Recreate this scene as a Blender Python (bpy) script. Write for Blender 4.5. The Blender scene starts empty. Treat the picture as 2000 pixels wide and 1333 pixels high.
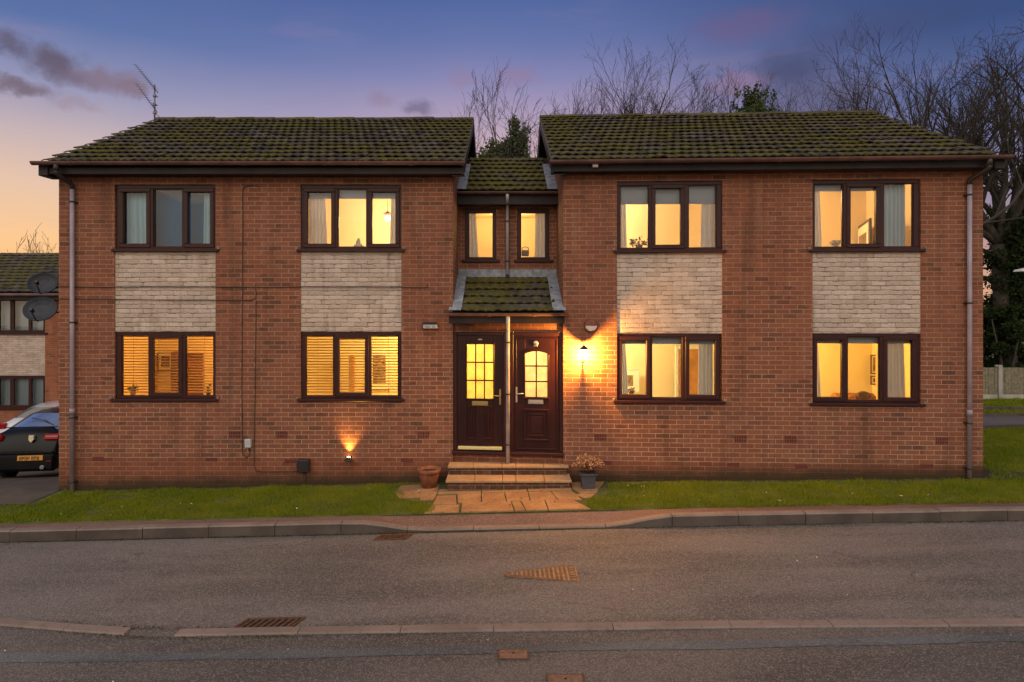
import bpy, math, random
import numpy as np
from mathutils import Matrix, Vector, noise as mnoise

S = bpy.context.scene
COL = S.collection
R = math.radians
RNG = random.Random(7)

# ---------------------------------------------------------------- survey of the place (metres)
# plan: x right, y away from the street, z up; the camera stands at x=0,y=0
CX, HY, F, CZ = 985.0, 597.0, 1250.0, 2.91


class Block:
    """a facade plane y = a + b*x; v is the distance behind that plane"""
    def __init__(s, a, b=0.0): s.a, s.b = a, b
    def D(s, u): return s.a + s.b * u
    def u(s, px):
        k = (px - CX) / F
        return k * s.a / (1 - s.b * k)
    def z(s, px, py):
        return CZ + (HY - py) * s.D(s.u(px)) / F
    def P(s, u, v, z): return (u, s.D(u) + v, z)


BL = Block(10.684)
BR = Block(10.548, -0.0497)
BK = Block(11.80)
BP = Block(10.6276, -0.101)
LX0, LX1 = -7.436, -0.855
RX0, RX1 = 0.966, 7.607


def lat(x): return 0.0235 * max(-12.0, min(12.0, x))


def sm(t):
    t = max(0.0, min(1.0, t)); return t * t * (3 - 2 * t)


def terrain(x, d):
    z = lat(x)
    e = d - 10.9
    if e > 0:
        dl = 0.2 * min(e, 6.2) + 0.06 * max(0, min(e - 6.2, 5.0))
        dr = 0.067 * min(e, 13.1)
        t = sm((x + 7) / 14)
        z -= dl * (1 - t) + dr * t
    return z


# ---------------------------------------------------------------- object helpers
def tag(o, label=None, cat=None, group=None, kind=None):
    if label: o['label'] = label
    if cat: o['category'] = cat
    if group: o['group'] = group
    if kind: o['kind'] = kind
    return o


def empty(name, loc, label, cat, group=None):
    o = bpy.data.objects.new(name, None)
    o.empty_display_size = 0.2
    o.location = loc
    COL.objects.link(o)
    return tag(o, label, cat, group)


def adopt(o, parent):
    # children are modelled in world coordinates; cancel the parent's own placement
    o.parent = parent
    o.matrix_parent_inverse = world_of(parent).inverted()


def world_of(o):
    m = o.matrix_basis.copy()
    if o.parent:
        m = world_of(o.parent) @ o.matrix_parent_inverse @ m
    return m


class MB:
    def __init__(s, xf=None):
        s.v, s.f, s.sm, s.xf = [], [], [], xf
        s.uv = {}

    def pt(s, p):
        if s.xf: p = s.xf(*p)
        s.v.append(tuple(p)); return len(s.v) - 1

    def face(s, pts, smooth=False, uv=None):
        idx = [s.pt(p) for p in pts]
        if uv: s.uv[len(s.f)] = uv
        s.f.append(idx); s.sm.append(smooth)

    def box(s, a0, a1, b0, b1, c0, c1, bev=0.0):
        if a1 < a0: a0, a1 = a1, a0
        if b1 < b0: b0, b1 = b1, b0
        if c1 < c0: c0, c1 = c1, c0
        bev = min(bev, (a1 - a0) * .45, (b1 - b0) * .45, (c1 - c0) * .45)
        lo, hi = (a0, b0, c0), (a1, b1, c1)
        if bev <= 1e-5:
            i = [s.pt((hi[0] if k & 1 else lo[0], hi[1] if k & 2 else lo[1], hi[2] if k & 4 else lo[2])) for k in range(8)]
            for q in ((0, 2, 3, 1), (4, 5, 7, 6), (0, 1, 5, 4), (2, 6, 7, 3), (0, 4, 6, 2), (1, 3, 7, 5)):
                s.f.append([i[k] for k in q]); s.sm.append(False)
            return
        vid = {}
        for k in range(8):
            sg = [1 if k & (1 << ax) else 0 for ax in range(3)]
            for ax in range(3):
                p = []
                for j in range(3):
                    base = hi[j] if sg[j] else lo[j]
                    if j != ax: base += -bev if sg[j] else bev
                    p.append(base)
                vid[(k, ax)] = s.pt(p)
        quads = [(0, 2, 3, 1), (4, 5, 7, 6), (0, 1, 5, 4), (2, 6, 7, 3), (0, 4, 6, 2), (1, 3, 7, 5)]
        axes = [2, 2, 1, 1, 0, 0]
        for q, ax in zip(quads, axes):
            s.f.append([vid[(k, ax)] for k in q]); s.sm.append(False)
        for q, ax in zip(quads, axes):          # edge strips, each once
            for n in range(4):
                k0, k1 = q[n], q[(n + 1) % 4]
                d = k0 ^ k1
                ea = {1: 0, 2: 1, 4: 2}[d]
                ox = [j for j in range(3) if j != ax and j != ea][0]
                if ox < ax: continue
                s.f.append([vid[(k1, ax)], vid[(k0, ax)], vid[(k0, ox)], vid[(k1, ox)]]); s.sm.append(False)
        for k in range(8):
            t = [vid[(k, 0)], vid[(k, 1)], vid[(k, 2)]]
            if bin(k).count('1') % 2 == 0: t.reverse()
            s.f.append(t); s.sm.append(False)

    def prism(s, poly, n0, n1, axis=2, bev=0):
        """poly of 2-D points extruded along axis from n0 to n1"""
        def mk(p, n):
            if axis == 2: return (p[0], p[1], n)
            if axis == 1: return (p[0], n, p[1])
            return (n, p[0], p[1])
        a = [s.pt(mk(p, n0)) for p in poly]; b = [s.pt(mk(p, n1)) for p in poly]
        n = len(poly)
        s.f.append(a[::-1]); s.sm.append(False)
        s.f.append(b); s.sm.append(False)
        for i in range(n):
            j = (i + 1) % n
            s.f.append([a[i], a[j], b[j], b[i]]); s.sm.append(False)

    def tube(s, path, r, n=8, cap=True, smooth=True):
        P = [Vector(p) for p in path]
        rs = r if isinstance(r, (list, tuple)) else [r] * len(P)
        rings = []
        up = None
        for i, p in enumerate(P):
            t = (P[min(i + 1, len(P) - 1)] - P[max(i - 1, 0)])
            if t.length < 1e-9: t = Vector((0, 0, 1))
            t.normalize()
            if up is None:
                up = t.orthogonal().normalized()
            else:
                up = (up - t * up.dot(t))
                up = up.normalized() if up.length > 1e-6 else t.orthogonal().normalized()
            w = t.cross(up)
            rings.append([s.pt(p + (up * math.cos(2 * math.pi * k / n) + w * math.sin(2 * math.pi * k / n)) * rs[i]) for k in range(n)])
        for a, b in zip(rings, rings[1:]):
            for k in range(n):
                s.f.append([a[k], a[(k + 1) % n], b[(k + 1) % n], b[k]]); s.sm.append(smooth)
        if cap:
            s.f.append(rings[0][::-1]); s.sm.append(False)
            s.f.append(rings[-1]); s.sm.append(False)

    def lathe(s, prof, c, n=16, axis=(0, 0, 1), smooth=True, sq=None):
        """prof: (radius, height) pairs; axis is the direction of height"""
        A = Vector(axis).normalized()
        U = A.orthogonal().normalized() if abs(A.z) < .99 else Vector((1, 0, 0))
        W = A.cross(U)
        rings = []
        for r, h in prof:
            rings.append([s.pt(Vector(c) + A * h + (U * math.cos(2 * math.pi * k / n) + W * math.sin(2 * math.pi * k / n)) * max(r, 1e-4)) for k in range(n)])
        for a, b in zip(rings, rings[1:]):
            for k in range(n):
                s.f.append([a[k], a[(k + 1) % n], b[(k + 1) % n], b[k]]); s.sm.append(smooth)
        s.f.append(rings[0][::-1]); s.sm.append(False)
        s.f.append(rings[-1]); s.sm.append(False)

    def ell(s, c, rad, n=12, m=8):
        rings = []
        for i in range(1, m):
            th = math.pi * i / m
            rings.append([s.pt((c[0] + rad[0] * math.sin(th) * math.cos(2 * math.pi * k / n),
                                c[1] + rad[1] * math.sin(th) * math.sin(2 * math.pi * k / n),
                                c[2] + rad[2] * math.cos(th))) for k in range(n)])
        t = s.pt((c[0], c[1], c[2] + rad[2])); b = s.pt((c[0], c[1], c[2] - rad[2]))
        for k in range(n):
            s.f.append([t, rings[0][k], rings[0][(k + 1) % n]]); s.sm.append(True)
            s.f.append([b, rings[-1][(k + 1) % n], rings[-1][k]]); s.sm.append(True)
        for a, c2 in zip(rings, rings[1:]):
            for k in range(n):
                s.f.append([a[k], c2[k], c2[(k + 1) % n], a[(k + 1) % n]]); s.sm.append(True)

    def build(s, name, mat, parent=None, label=None, cat=None, group=None, kind=None):
        me = bpy.data.meshes.new(name)
        me.from_pydata(s.v, [], s.f)
        me.polygons.foreach_set('use_smooth', s.sm)
        finish_mesh(me, mat, s.uv)
        o = bpy.data.objects.new(name, me)
        COL.objects.link(o)
        if parent: adopt(o, parent)
        return tag(o, label, cat, group, kind)


def finish_mesh(me, mat, uvs=None):
    me.materials.append(mat)
    nl = len(me.loops)
    co = np.empty(len(me.vertices) * 3); me.vertices.foreach_get('co', co); co = co.reshape(-1, 3)
    vi = np.empty(nl, dtype=np.int32); me.loops.foreach_get('vertex_index', vi)
    nrm = np.empty(len(me.polygons) * 3); me.polygons.foreach_get('normal', nrm); nrm = np.abs(nrm.reshape(-1, 3))
    tot = np.empty(len(me.polygons), dtype=np.int32); me.polygons.foreach_get('loop_total', tot)
    st = np.empty(len(me.polygons), dtype=np.int32); me.polygons.foreach_get('loop_start', st)
    ax = np.repeat(nrm.argmax(1), tot)
    c = co[vi]
    uv = np.empty((nl, 2))
    uv[:, 0] = np.where(ax == 0, c[:, 1], c[:, 0])
    uv[:, 1] = np.where(ax == 2, c[:, 1], c[:, 2])
    if uvs:
        for fi, u in uvs.items():
            uv[st[fi]:st[fi] + tot[fi]] = u
    lay = me.uv_layers.new(name='UVMap')
    lay.data.foreach_set('uv', uv.ravel())
    me.update()


def mesh_np(name, verts, faces_n, nper, mat, parent=None, smooth=False, **kw):
    """fast mesh: verts (N,3); faces (M,nper)"""
    me = bpy.data.meshes.new(name)
    me.vertices.add(len(verts)); me.vertices.foreach_set('co', np.asarray(verts, dtype=np.float32).ravel())
    M = len(faces_n)
    me.loops.add(M * nper); me.loops.foreach_set('vertex_index', np.asarray(faces_n, dtype=np.int32).ravel())
    me.polygons.add(M)
    me.polygons.foreach_set('loop_start', np.arange(M, dtype=np.int32) * nper)
    me.polygons.foreach_set('loop_total', np.full(M, nper, dtype=np.int32))
    me.update(calc_edges=True)
    if smooth: me.polygons.foreach_set('use_smooth', np.ones(M, dtype=bool))
    finish_mesh(me, mat)
    o = bpy.data.objects.new(name, me); COL.objects.link(o)
    if parent: adopt(o, parent)
    return tag(o, kw.get('label'), kw.get('cat'), kw.get('group'), kw.get('kind'))


# ---------------------------------------------------------------- material helpers
def lin(r, g, b, k=1.0):
    def f(c):
        c /= 255.0
        return c / 12.92 if c <= .04045 else ((c + .055) / 1.055) ** 2.4
    return (f(r) * k, f(g) * k, f(b) * k, 1.0)


class Nodes:
    def __init__(s, nt): s.nt = nt
    def __call__(s, typ, props=None, **ins):
        n = s.nt.nodes.new(typ)
        for k, v in (props or {}).items(): setattr(n, k, v)
        for k, v in ins.items():
            key = int(k[1:]) if k[0] == 'i' and k[1:].isdigit() else k.replace('_', ' ')
            sock = n.inputs[key]
            if isinstance(v, bpy.types.NodeSocket): s.nt.links.new(v, sock)
            else: sock.default_value = v
        return n
    def m(s, op, a, b=0.0, c=0.0, clamp=False):
        n = s('ShaderNodeMath', dict(operation=op, use_clamp=clamp), i0=a, i1=b, i2=c)
        return n.outputs[0]
    def mix(s, fac, a, b, mode='MIX'):
        n = s('ShaderNodeMix', dict(data_type='RGBA', blend_type=mode))
        for i, v in ((0, fac), (6, a), (7, b)):
            if isinstance(v, bpy.types.NodeSocket): s.nt.links.new(v, n.inputs[i])
            else: n.inputs[i].default_value = v
        return n.outputs[2]
    def ramp(s, fac, stops, interp='LINEAR'):
        n = s('ShaderNodeValToRGB'); cr = n.color_ramp; cr.interpolation = interp
        while len(cr.elements) > 1: cr.elements.remove(cr.elements[-1])
        cr.elements[0].position = stops[0][0]; cr.elements[0].color = stops[0][1]
        for p, c in stops[1:]:
            e = cr.elements.new(p); e.color = c
        s.nt.links.new(fac, n.inputs[0])
        return n.outputs[0]
    def rng(s, v, a, b, c=0.0, d=1.0, smooth=True):
        n = s('ShaderNodeMapRange', dict(interpolation_type='SMOOTHSTEP' if smooth else 'LINEAR'))
        for i, q in enumerate((v, a, b, c, d)):
            if isinstance(q, bpy.types.NodeSocket): s.nt.links.new(q, n.inputs[i])
            else: n.inputs[i].default_value = q
        return n.outputs[0]
    def noise(s, vec, scale, detail=3.0, rough=.55, out=0, dist=0.0):
        n = s('ShaderNodeTexNoise', i0=vec) if False else s('ShaderNodeTexNoise')
        if vec is not None: s.nt.links.new(vec, n.inputs['Vector'])
        n.inputs['Scale'].default_value = scale; n.inputs['Detail'].default_value = detail
        n.inputs['Roughness'].default_value = rough; n.inputs['Distortion'].default_value = dist
        return n.outputs[out]
    def bump(s, h, strength=.5, dist=.01):
        return s('ShaderNodeBump', Strength=strength, Distance=dist, Height=h).outputs[0]


def new_mat(name):
    m = bpy.data.materials.new(name); m.use_nodes = True
    nt = m.node_tree; nt.nodes.clear()
    N = Nodes(nt)
    out = N('ShaderNodeOutputMaterial')
    return m, N, out


def princ(N, out, col, rough=.6, normal=None, **kw):
    b = N('ShaderNodeBsdfPrincipled')
    def setv(k, v):
        if isinstance(v, bpy.types.NodeSocket): N.nt.links.new(v, b.inputs[k])
        else: b.inputs[k].default_value = v
    setv('Base Color', col); setv('Roughness', rough)
    if normal is not None: setv('Normal', normal)
    for k, v in kw.items(): setv(k.replace('_', ' '), v)
    N.nt.links.new(b.outputs[0], out.inputs[0])
    return b


def simple(name, col, rough=.6, var=.15, scale=8.0, bump=0.0, **kw):
    """plain coloured surface with slight mottling"""
    m, N, out = new_mat(name)
    oc = N('ShaderNodeTexCoord').outputs['Object']
    n = N.noise(oc, scale, 4)
    c = col if len(col) == 4 else (*col, 1)
    dark = tuple(x * (1 - var) for x in c[:3]) + (1,)
    lite = tuple(min(1, x * (1 + var)) for x in c[:3]) + (1,)
    cc = N.mix(N.rng(n, .3, .7), dark, lite)
    nr = None
    if bump: nr = N.bump(N.noise(oc, scale * 12, 3), bump, .01)
    princ(N, out, cc, rough, nr, **kw)
    return m


M = {}
# ================================================================ MATERIALS
def brick_mat(name, palette, mortar, dark_amt=.12, base_z=None, bright=1.0):
    m, N, out = new_mat(name)
    uv = N('ShaderNodeTexCoord').outputs['UV']
    sep = N('ShaderNodeSeparateXYZ'); N.nt.links.new(uv, sep.inputs[0])
    u, v = sep.outputs[0], sep.outputs[1]
    wob = N.noise(uv, 6.0, 3)
    v2 = N.m('ADD', v, N.m('MULTIPLY', N.m('SUBTRACT', wob, .5), .006))
    rowf = N.m('DIVIDE', v2, .075)
    row = N.m('FLOOR', rowf)
    half = N.m('MULTIPLY', N.m('FLOORED_MODULO', row, 2.0), .5)
    wnr = N('ShaderNodeTexWhiteNoise', dict(noise_dimensions='1D'), W=row).outputs[0]
    uf = N.m('ADD', N.m('ADD', N.m('DIVIDE', u, .225), half), N.m('MULTIPLY', wnr, .06))
    col = N.m('FLOOR', uf)
    fu = N.m('FRACT', uf); fv = N.m('FRACT', rowf)
    du = N.m('MULTIPLY', N.m('MINIMUM', fu, N.m('SUBTRACT', 1.0, fu)), .225)
    dv = N.m('MULTIPLY', N.m('MINIMUM', fv, N.m('SUBTRACT', 1.0, fv)), .075)
    d = N.m('MINIMUM', du, dv)
    d = N.m('ADD', d, N.m('MULTIPLY', N.m('SUBTRACT', N.noise(uv, 45.0, 2), .5), .004))
    face = N.rng(d, .0028, .0062)
    cid = N('ShaderNodeCombineXYZ', X=col, Y=row, Z=0.0).outputs[0]
    wn = N('ShaderNodeTexWhiteNoise', dict(noise_dimensions='3D')); N.nt.links.new(cid, wn.inputs[0])
    r1 = wn.outputs[0]
    wn2 = N('ShaderNodeTexWhiteNoise', dict(noise_dimensions='4D'), W=3.7); N.nt.links.new(cid, wn2.inputs[0])
    r2 = wn2.outputs[0]
    n = len(palette)
    mean = tuple(sum(p[k] for p in palette) / n for k in range(3))
    bc = N.ramp(r1, [(i / n, tuple(.55 * c[k] + .45 * mean[k] for k in range(3)) + (1,)) for i, c in enumerate(palette)], 'CONSTANT')
    # fire-flashed dark bricks come in drifts
    big = N.noise(uv, .55, 3)
    big2 = N.noise(uv, 2.2, 2)
    thr = N.m('MULTIPLY', N.rng(N.m('ADD', N.m('MULTIPLY', big, .6), N.m('MULTIPLY', big2, .4)), .42, .64), dark_amt * 2.4)
    isd = N.m('LESS_THAN', r2, thr)
    bc = N.mix(N.m('MULTIPLY', isd, .46), bc, lin(74, 56, 48))
    # within-brick texture
    fine = N.noise(uv, 60.0, 4, .65)
    bc = N.mix(N.m('MULTIPLY', N.rng(fine, .35, .8), .35), bc, lin(60, 36, 28))
    bc = N.mix(N.m('MULTIPLY', N.rng(N.noise(uv, 9.0, 3), .5, .75), .22), bc, lin(176, 120, 86))
    mo = N.mix(N.rng(N.noise(uv, 5.0, 3), .3, .7), mortar, tuple(x * .72 for x in mortar[:3]) + (1,))
    # where joints are smeared / weathered the mortar is nearly brick coloured
    # (the lower courses were repointed, the upper ones keep their old stained joints)
    hi_ = N.rng(N.m('ADD', v, N.m('MULTIPLY', N.m('SUBTRACT', N.noise(uv, .7, 3), .5), 2.2)), 1.1, 2.6, .15, .58)
    smear = N.m('MULTIPLY', N.m('ADD', N.m('MULTIPLY', N.rng(N.noise(uv, .9, 3), .42, .62), .4), hi_), .78, clamp=True)
    mo = N.mix(smear, mo, lin(158, 108, 82))
    c = N.mix(face, mo, bc)
    streak = N('ShaderNodeMapping', dict(vector_type='POINT')); N.nt.links.new(uv, streak.inputs[0]); streak.inputs['Scale'].default_value = (3.2, .35, 1)
    st = N.noise(streak.outputs[0], 1.0, 4)
    c = N.mix(N.m('MULTIPLY', N.rng(st, .48, .74), .40), c, lin(66, 50, 42))
    st2 = N.noise(streak.outputs[0], 2.3, 4)
    c = N.mix(N.m('MULTIPLY', N.rng(st2, .55, .75), .16), c, lin(170, 140, 116))
    if base_z is not None:       # algae splash zone, ragged top
        zz = N.m('SUBTRACT', v, N.m('MULTIPLY', u, .0235))
        zz = N.m('ADD', zz, N.m('MULTIPLY', N.m('SUBTRACT', N.noise(uv, 2.6, 4), .5), .22))
        dp = N.m('SUBTRACT', 1.0, N.rng(N.m('SUBTRACT', v, N.m('MULTIPLY', u, .0)), base_z - .01, base_z + .01))
        dpc = N.m('MULTIPLY', dp, .45)
        c = N.mix(dpc, c, lin(126, 70, 48))
        alg = N.m('SUBTRACT', 1.0, N.rng(zz, .02, .30))
        c = N.mix(N.m('MULTIPLY', alg, .88), c, lin(52, 46, 30))
    if bright != 1.0:
        c = N.mix(1.0, c, (bright, bright, bright, 1), 'MULTIPLY')
    h = N.m('ADD', N.m('MULTIPLY', face, 1.0), N.m('MULTIPLY', fine, .35))
    nr = N.bump(h, .55, .006)
    princ(N, out, c, .88, nr, Specular_IOR_Level=.25)
    return m


REDS = [lin(150, 92, 64), lin(144, 84, 60), lin(156, 98, 70), lin(138, 82, 60), lin(150, 96, 70),
        lin(132, 78, 58), lin(158, 102, 74), lin(142, 90, 66), lin(152, 90, 60), lin(128, 80, 62)]
MORT = lin(206, 170, 138)
M['brick'] = brick_mat('red_brick', [(c[0] * .93, c[1] * .98, c[2] * 1.10, 1) for c in REDS], MORT, .12, base_z=.36, bright=.84)
M['brick_step'] = brick_mat('dark_step_brick', [lin(78, 58, 44), lin(70, 50, 40), lin(88, 62, 46), lin(62, 48, 40)], lin(140, 116, 92), .1)


def cream_mat():
    m, N, out = new_mat('cream_painted_brick')
    uv = N('ShaderNodeTexCoord').outputs['UV']
    sep = N('ShaderNodeSeparateXYZ'); N.nt.links.new(uv, sep.inputs[0])
    u, v = sep.outputs[0], sep.outputs[1]
    wob = N.noise(uv, 11.0, 3)
    wob2 = N.noise(uv, 3.0, 2)
    v2 = N.m('ADD', v, N.m('MULTIPLY', N.m('SUBTRACT', wob, .5), .030))
    rowf = N.m('DIVIDE', v2, .075); row = N.m('FLOOR', rowf)
    half = N.m('MULTIPLY', N.m('FLOORED_MODULO', row, 2.0), .5)
    wnr = N('ShaderNodeTexWhiteNoise', dict(noise_dimensions='1D'), W=row).outputs[0]
    uf = N.m('ADD', N.m('ADD', N.m('DIVIDE', u, .225), half), N.m('MULTIPLY', wnr, .35))
    uf = N.m('ADD', uf, N.m('MULTIPLY', N.m('SUBTRACT', wob, .5), .12))
    col = N.m('FLOOR', uf); fu = N.m('FRACT', uf); fv = N.m('FRACT', rowf)
    du = N.m('MULTIPLY', N.m('MINIMUM', fu, N.m('SUBTRACT', 1.0, fu)), .225)
    dv = N.m('MULTIPLY', N.m('MINIMUM', fv, N.m('SUBTRACT', 1.0, fv)), .075)
    cid = N('ShaderNodeCombineXYZ', X=col, Y=row, Z=5.0).outputs[0]
    wn = N('ShaderNodeTexWhiteNoise', dict(noise_dimensions='3D')); N.nt.links.new(cid, wn.inputs[0])
    d = N.m('MINIMUM', N.m('ADD', du, .002), dv)
    # paint bridges many joints: crack width varies
    wid = N.m('MULTIPLY', N.rng(N.noise(uv, 5.5, 4, .65), .44, .66), .0105)
    crack = N.m('SUBTRACT', 1.0, N.rng(d, 0.0, N.m('ADD', wid, .0006)))
    base = N.mix(wn.outputs[0], lin(200, 182, 168), lin(176, 158, 144))
    base = N.mix(N.m('MULTIPLY', N.rng(N.noise(uv, 30.0, 4, .7), .45, .75), .4), base, lin(150, 122, 92))
    base = N.mix(N.m('MULTIPLY', N.rng(wob2, .5, .75), .3), base, lin(158, 132, 102))
    rs = N('ShaderNodeMapping', dict(vector_type='POINT')); N.nt.links.new(uv, rs.inputs[0]); rs.inputs['Scale'].default_value = (5.5, .5, 1)
    base = N.mix(N.m('MULTIPLY', N.rng(N.noise(rs.outputs[0], 1.3, 4), .5, .76), .42), base, lin(112, 94, 78))
    base = N.mix(N.m('MULTIPLY', N.rng(N.noise(uv, 75.0, 3, .7), .55, .75), .35), base, lin(112, 92, 74))
    c = N.mix(N.m('MULTIPLY', crack, .85), base, lin(66, 52, 44))
    h = N.m('ADD', N.m('MULTIPLY', N.rng(d, 0, .014), 1.0), N.m('ADD', N.m('MULTIPLY', wn.outputs[0], .6), N.m('MULTIPLY', N.noise(uv, 28.0, 4, .7), .9)))
    princ(N, out, c, .85, N.bump(h, .8, .012), Specular_IOR_Level=.2)
    return m


M['cream'] = cream_mat()


def tile_mat(name, moss=1.0):
    m, N, out = new_mat(name)
    oc = N('ShaderNodeTexCoord').outputs['Object']
    uv = N('ShaderNodeTexCoord').outputs['UV']          # u = tile number, v = row number
    sep = N('ShaderNodeSeparateXYZ'); N.nt.links.new(uv, sep.inputs[0])
    cid = N('ShaderNodeCombineXYZ', X=N.m('FLOOR', sep.outputs[0]), Y=N.m('FLOOR', sep.outputs[1]), Z=0.0).outputs[0]
    wn = N('ShaderNodeTexWhiteNoise', dict(noise_dimensions='3D')); N.nt.links.new(cid, wn.inputs[0])
    fv = N.m('FRACT', sep.outputs[1])
    fu = N.m('FRACT', sep.outputs[0])
    c = N.mix(wn.outputs[0], lin(58, 53, 52), lin(98, 91, 86))
    c = N.mix(N.m('MULTIPLY', N.rng(N.noise(oc, 14.0, 4), .45, .7), .5), c, lin(58, 54, 52))
    nb = N.noise(oc, 1.1, 4); nf = N.noise(oc, 9.0, 4, .6); nv = N.noise(oc, 40.0, 3, .6)
    # moss sits in the lap under each tile edge and in the side channels
    lap = N.m('SUBTRACT', 1.0, N.rng(fv, .25, .95))
    chan = N.rng(N.m('ABSOLUTE', N.m('SUBTRACT', fu, .5)), .22, .5)
    q = N.m('ADD', N.m('MULTIPLY', nb, .9), N.m('MULTIPLY', nf, .65))
    q = N.m('ADD', q, N.m('MULTIPLY', N.m('ADD', lap, N.m('MULTIPLY', chan, .8)), .16))
    q = N.m('ADD', q, N.m('MULTIPLY', N.m('SUBTRACT', wn.outputs[0], .5), .12))
    mo = N.rng(q, .91 - .09 * moss, 1.07 - .09 * moss)
    mc = N.mix(N.rng(nv, .3, .7), lin(56, 56, 20), lin(116, 106, 30))
    mc = N.mix(N.rng(nf, .4, .65), mc, lin(70, 66, 34))
    c = N.mix(N.m('MULTIPLY', mo, .88), c, mc)
    nose_shade = N.m('LESS_THAN', fv, .012)                   # front edge of each tile darkened, painting in the lap shadow
    c = N.mix(N.m('MULTIPLY', nose_shade, .5), c, lin(30, 28, 24))
    h = N.m('ADD', N.m('MULTIPLY', mo, .7), N.m('MULTIPLY', nv, .5))
    princ(N, out, c, .9, N.bump(h, .8, .015), Specular_IOR_Level=.2)
    return m


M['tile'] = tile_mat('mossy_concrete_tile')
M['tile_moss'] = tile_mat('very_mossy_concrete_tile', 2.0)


def frame_mat():
    m, N, out = new_mat('rosewood_frame')
    oc = N('ShaderNodeTexCoord').outputs['Object']
    mp = N('ShaderNodeMapping'); N.nt.links.new(oc, mp.inputs[0]); mp.inputs['Scale'].default_value = (1, 1, .12)
    n = N.noise(mp.outputs[0], 40.0, 4)
    c = N.mix(n, lin(44, 20, 20), lin(62, 30, 28))
    c = N.mix(N.m('MULTIPLY', N.rng(N.noise(oc, 6.0, 3), .5, .8), .25), c, lin(74, 52, 48))
    princ(N, out, c, N.rng(n, .2, .8, .34, .48), None, Specular_IOR_Level=.28)
    return m


M['frame'] = frame_mat()
M['door'] = simple('dark_rosewood_door', lin(46, 18, 17), .36, .2, 5, Specular_IOR_Level=.3)
M['fascia'] = simple('dark_brown_board', lin(44, 36, 37), .55, .25, 3, Specular_IOR_Level=.25)
M['gutter'] = simple('weathered_brown_gutter', lin(92, 66, 62), .5, .3, 4)
M['pipe'] = simple('grey_lilac_downpipe', lin(140, 130, 142), .5, .18, 3)
M['pipe_pale'] = simple('pale_grey_downpipe', lin(182, 174, 174), .5, .25, 4)
M['pipe_dark'] = simple('dark_pipe_clip', lin(44, 36, 38), .5)
M['lead'] = simple('lead_flashing', lin(132, 138, 148), .55, .3, 9, .3)
M['mortar'] = simple('verge_mortar', lin(120, 112, 104), .9, .25, 20, .4)
M['brass'] = simple('brushed_brass', lin(200, 170, 110), .3, .1, 30, Metallic=.85)
M['gilt'] = simple('pale_gilt_strip', lin(224, 206, 140), .4, .08, 30, Metallic=.3)
M['leaf_pale'] = None
M['steel'] = simple('satin_steel', lin(190, 182, 172), .35, .1, 30, Metallic=.8)
M['vent'] = simple('terracotta_vent', lin(120, 66, 50), .85, .2, 30, .3)
M['weep'] = simple('dark_red_brick_vent', lin(96, 42, 36), .85, .2, 30, .3)
M['black'] = simple('black_plastic', lin(34, 30, 32), .45, .2, 10)
M['hole'] = simple('painted_hollow_dark', (.004, .004, .004), .9, .1)  # near-black colour that paints in the shade inside openings
M['cable'] = simple('dark_cable', lin(62, 46, 42), .6, .2, 5)
M['greybox'] = simple('pale_grey_plastic', lin(170, 172, 176), .5, .12, 20)
M['white'] = simple('white_plastic', lin(215, 212, 205), .4, .06, 20)
M['dish'] = simple('dark_grey_dish', lin(54, 58, 66), .6, .15, 12, Specular_IOR_Level=.3)
M['alu'] = simple('weathered_aluminium', lin(120, 112, 116), .45, .15, 20, Metallic=.5)
M['terracotta'] = simple('terracotta_pot', lin(126, 76, 50), .85, .3, 12, .3)
M['planter'] = simple('slate_grey_planter', lin(68, 66, 74), .6, .15, 20)
M['soil'] = simple('potting_soil', lin(50, 38, 28), .95, .4, 60, .5)
M['dry'] = simple('dry_hydrangea_leaf', lin(176, 124, 84), .8, .45, 40)
M['dry_stem'] = simple('dry_stem', lin(110, 80, 56), .8, .2, 40)


def slab_mat(name, a, b, dirt=.5):
    m, N, out = new_mat(name)
    oc = N('ShaderNodeTexCoord').outputs['Object']
    n1 = N.noise(oc, 2.2, 4); n2 = N.noise(oc, 18.0, 4); n3 = N.noise(oc, 130.0, 2)
    c = N.mix(N.rng(n1, .3, .7), a, b)
    c = N.mix(N.m('MULTIPLY', N.rng(n2, .52, .7), dirt), c, lin(84, 66, 48))
    c = N.mix(N.m('MULTIPLY', N.rng(n3, .5, .7), .25), c, lin(70, 58, 48))
    princ(N, out, c, .85, N.bump(N.m('ADD', n2, N.m('MULTIPLY', n3, .5)), .5, .008), Specular_IOR_Level=.3)
    return m


M['slab'] = slab_mat('buff_paving_slab', lin(166, 130, 92), lin(142, 108, 76))
M['tread'] = slab_mat('stone_tread', lin(176, 142, 106), lin(160, 126, 92), .3)
M['kerb'] = slab_mat('grimy_shaded_kerb', lin(90, 81, 75), lin(70, 62, 58), .5)  # grimy face; the shade on it is painted into this darker tone
M['kerb_top'] = slab_mat('worn_lit_kerb', lin(136, 120, 110), lin(118, 104, 96), .3)  # worn top; the light on it is painted into this paler tone
M['yard'] = slab_mat('dark_yard_paving', lin(92, 82, 70), lin(72, 64, 56), .6)
M['kerb_stone'] = slab_mat('pinkish_concrete_kerb', lin(136, 120, 112), lin(120, 106, 98), .35)
M['concrete'] = slab_mat('old_concrete', lin(138, 122, 104), lin(112, 98, 82), .5)
M['post'] = slab_mat('pale_concrete_post', lin(172, 168, 158), lin(150, 146, 138), .3)


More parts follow.
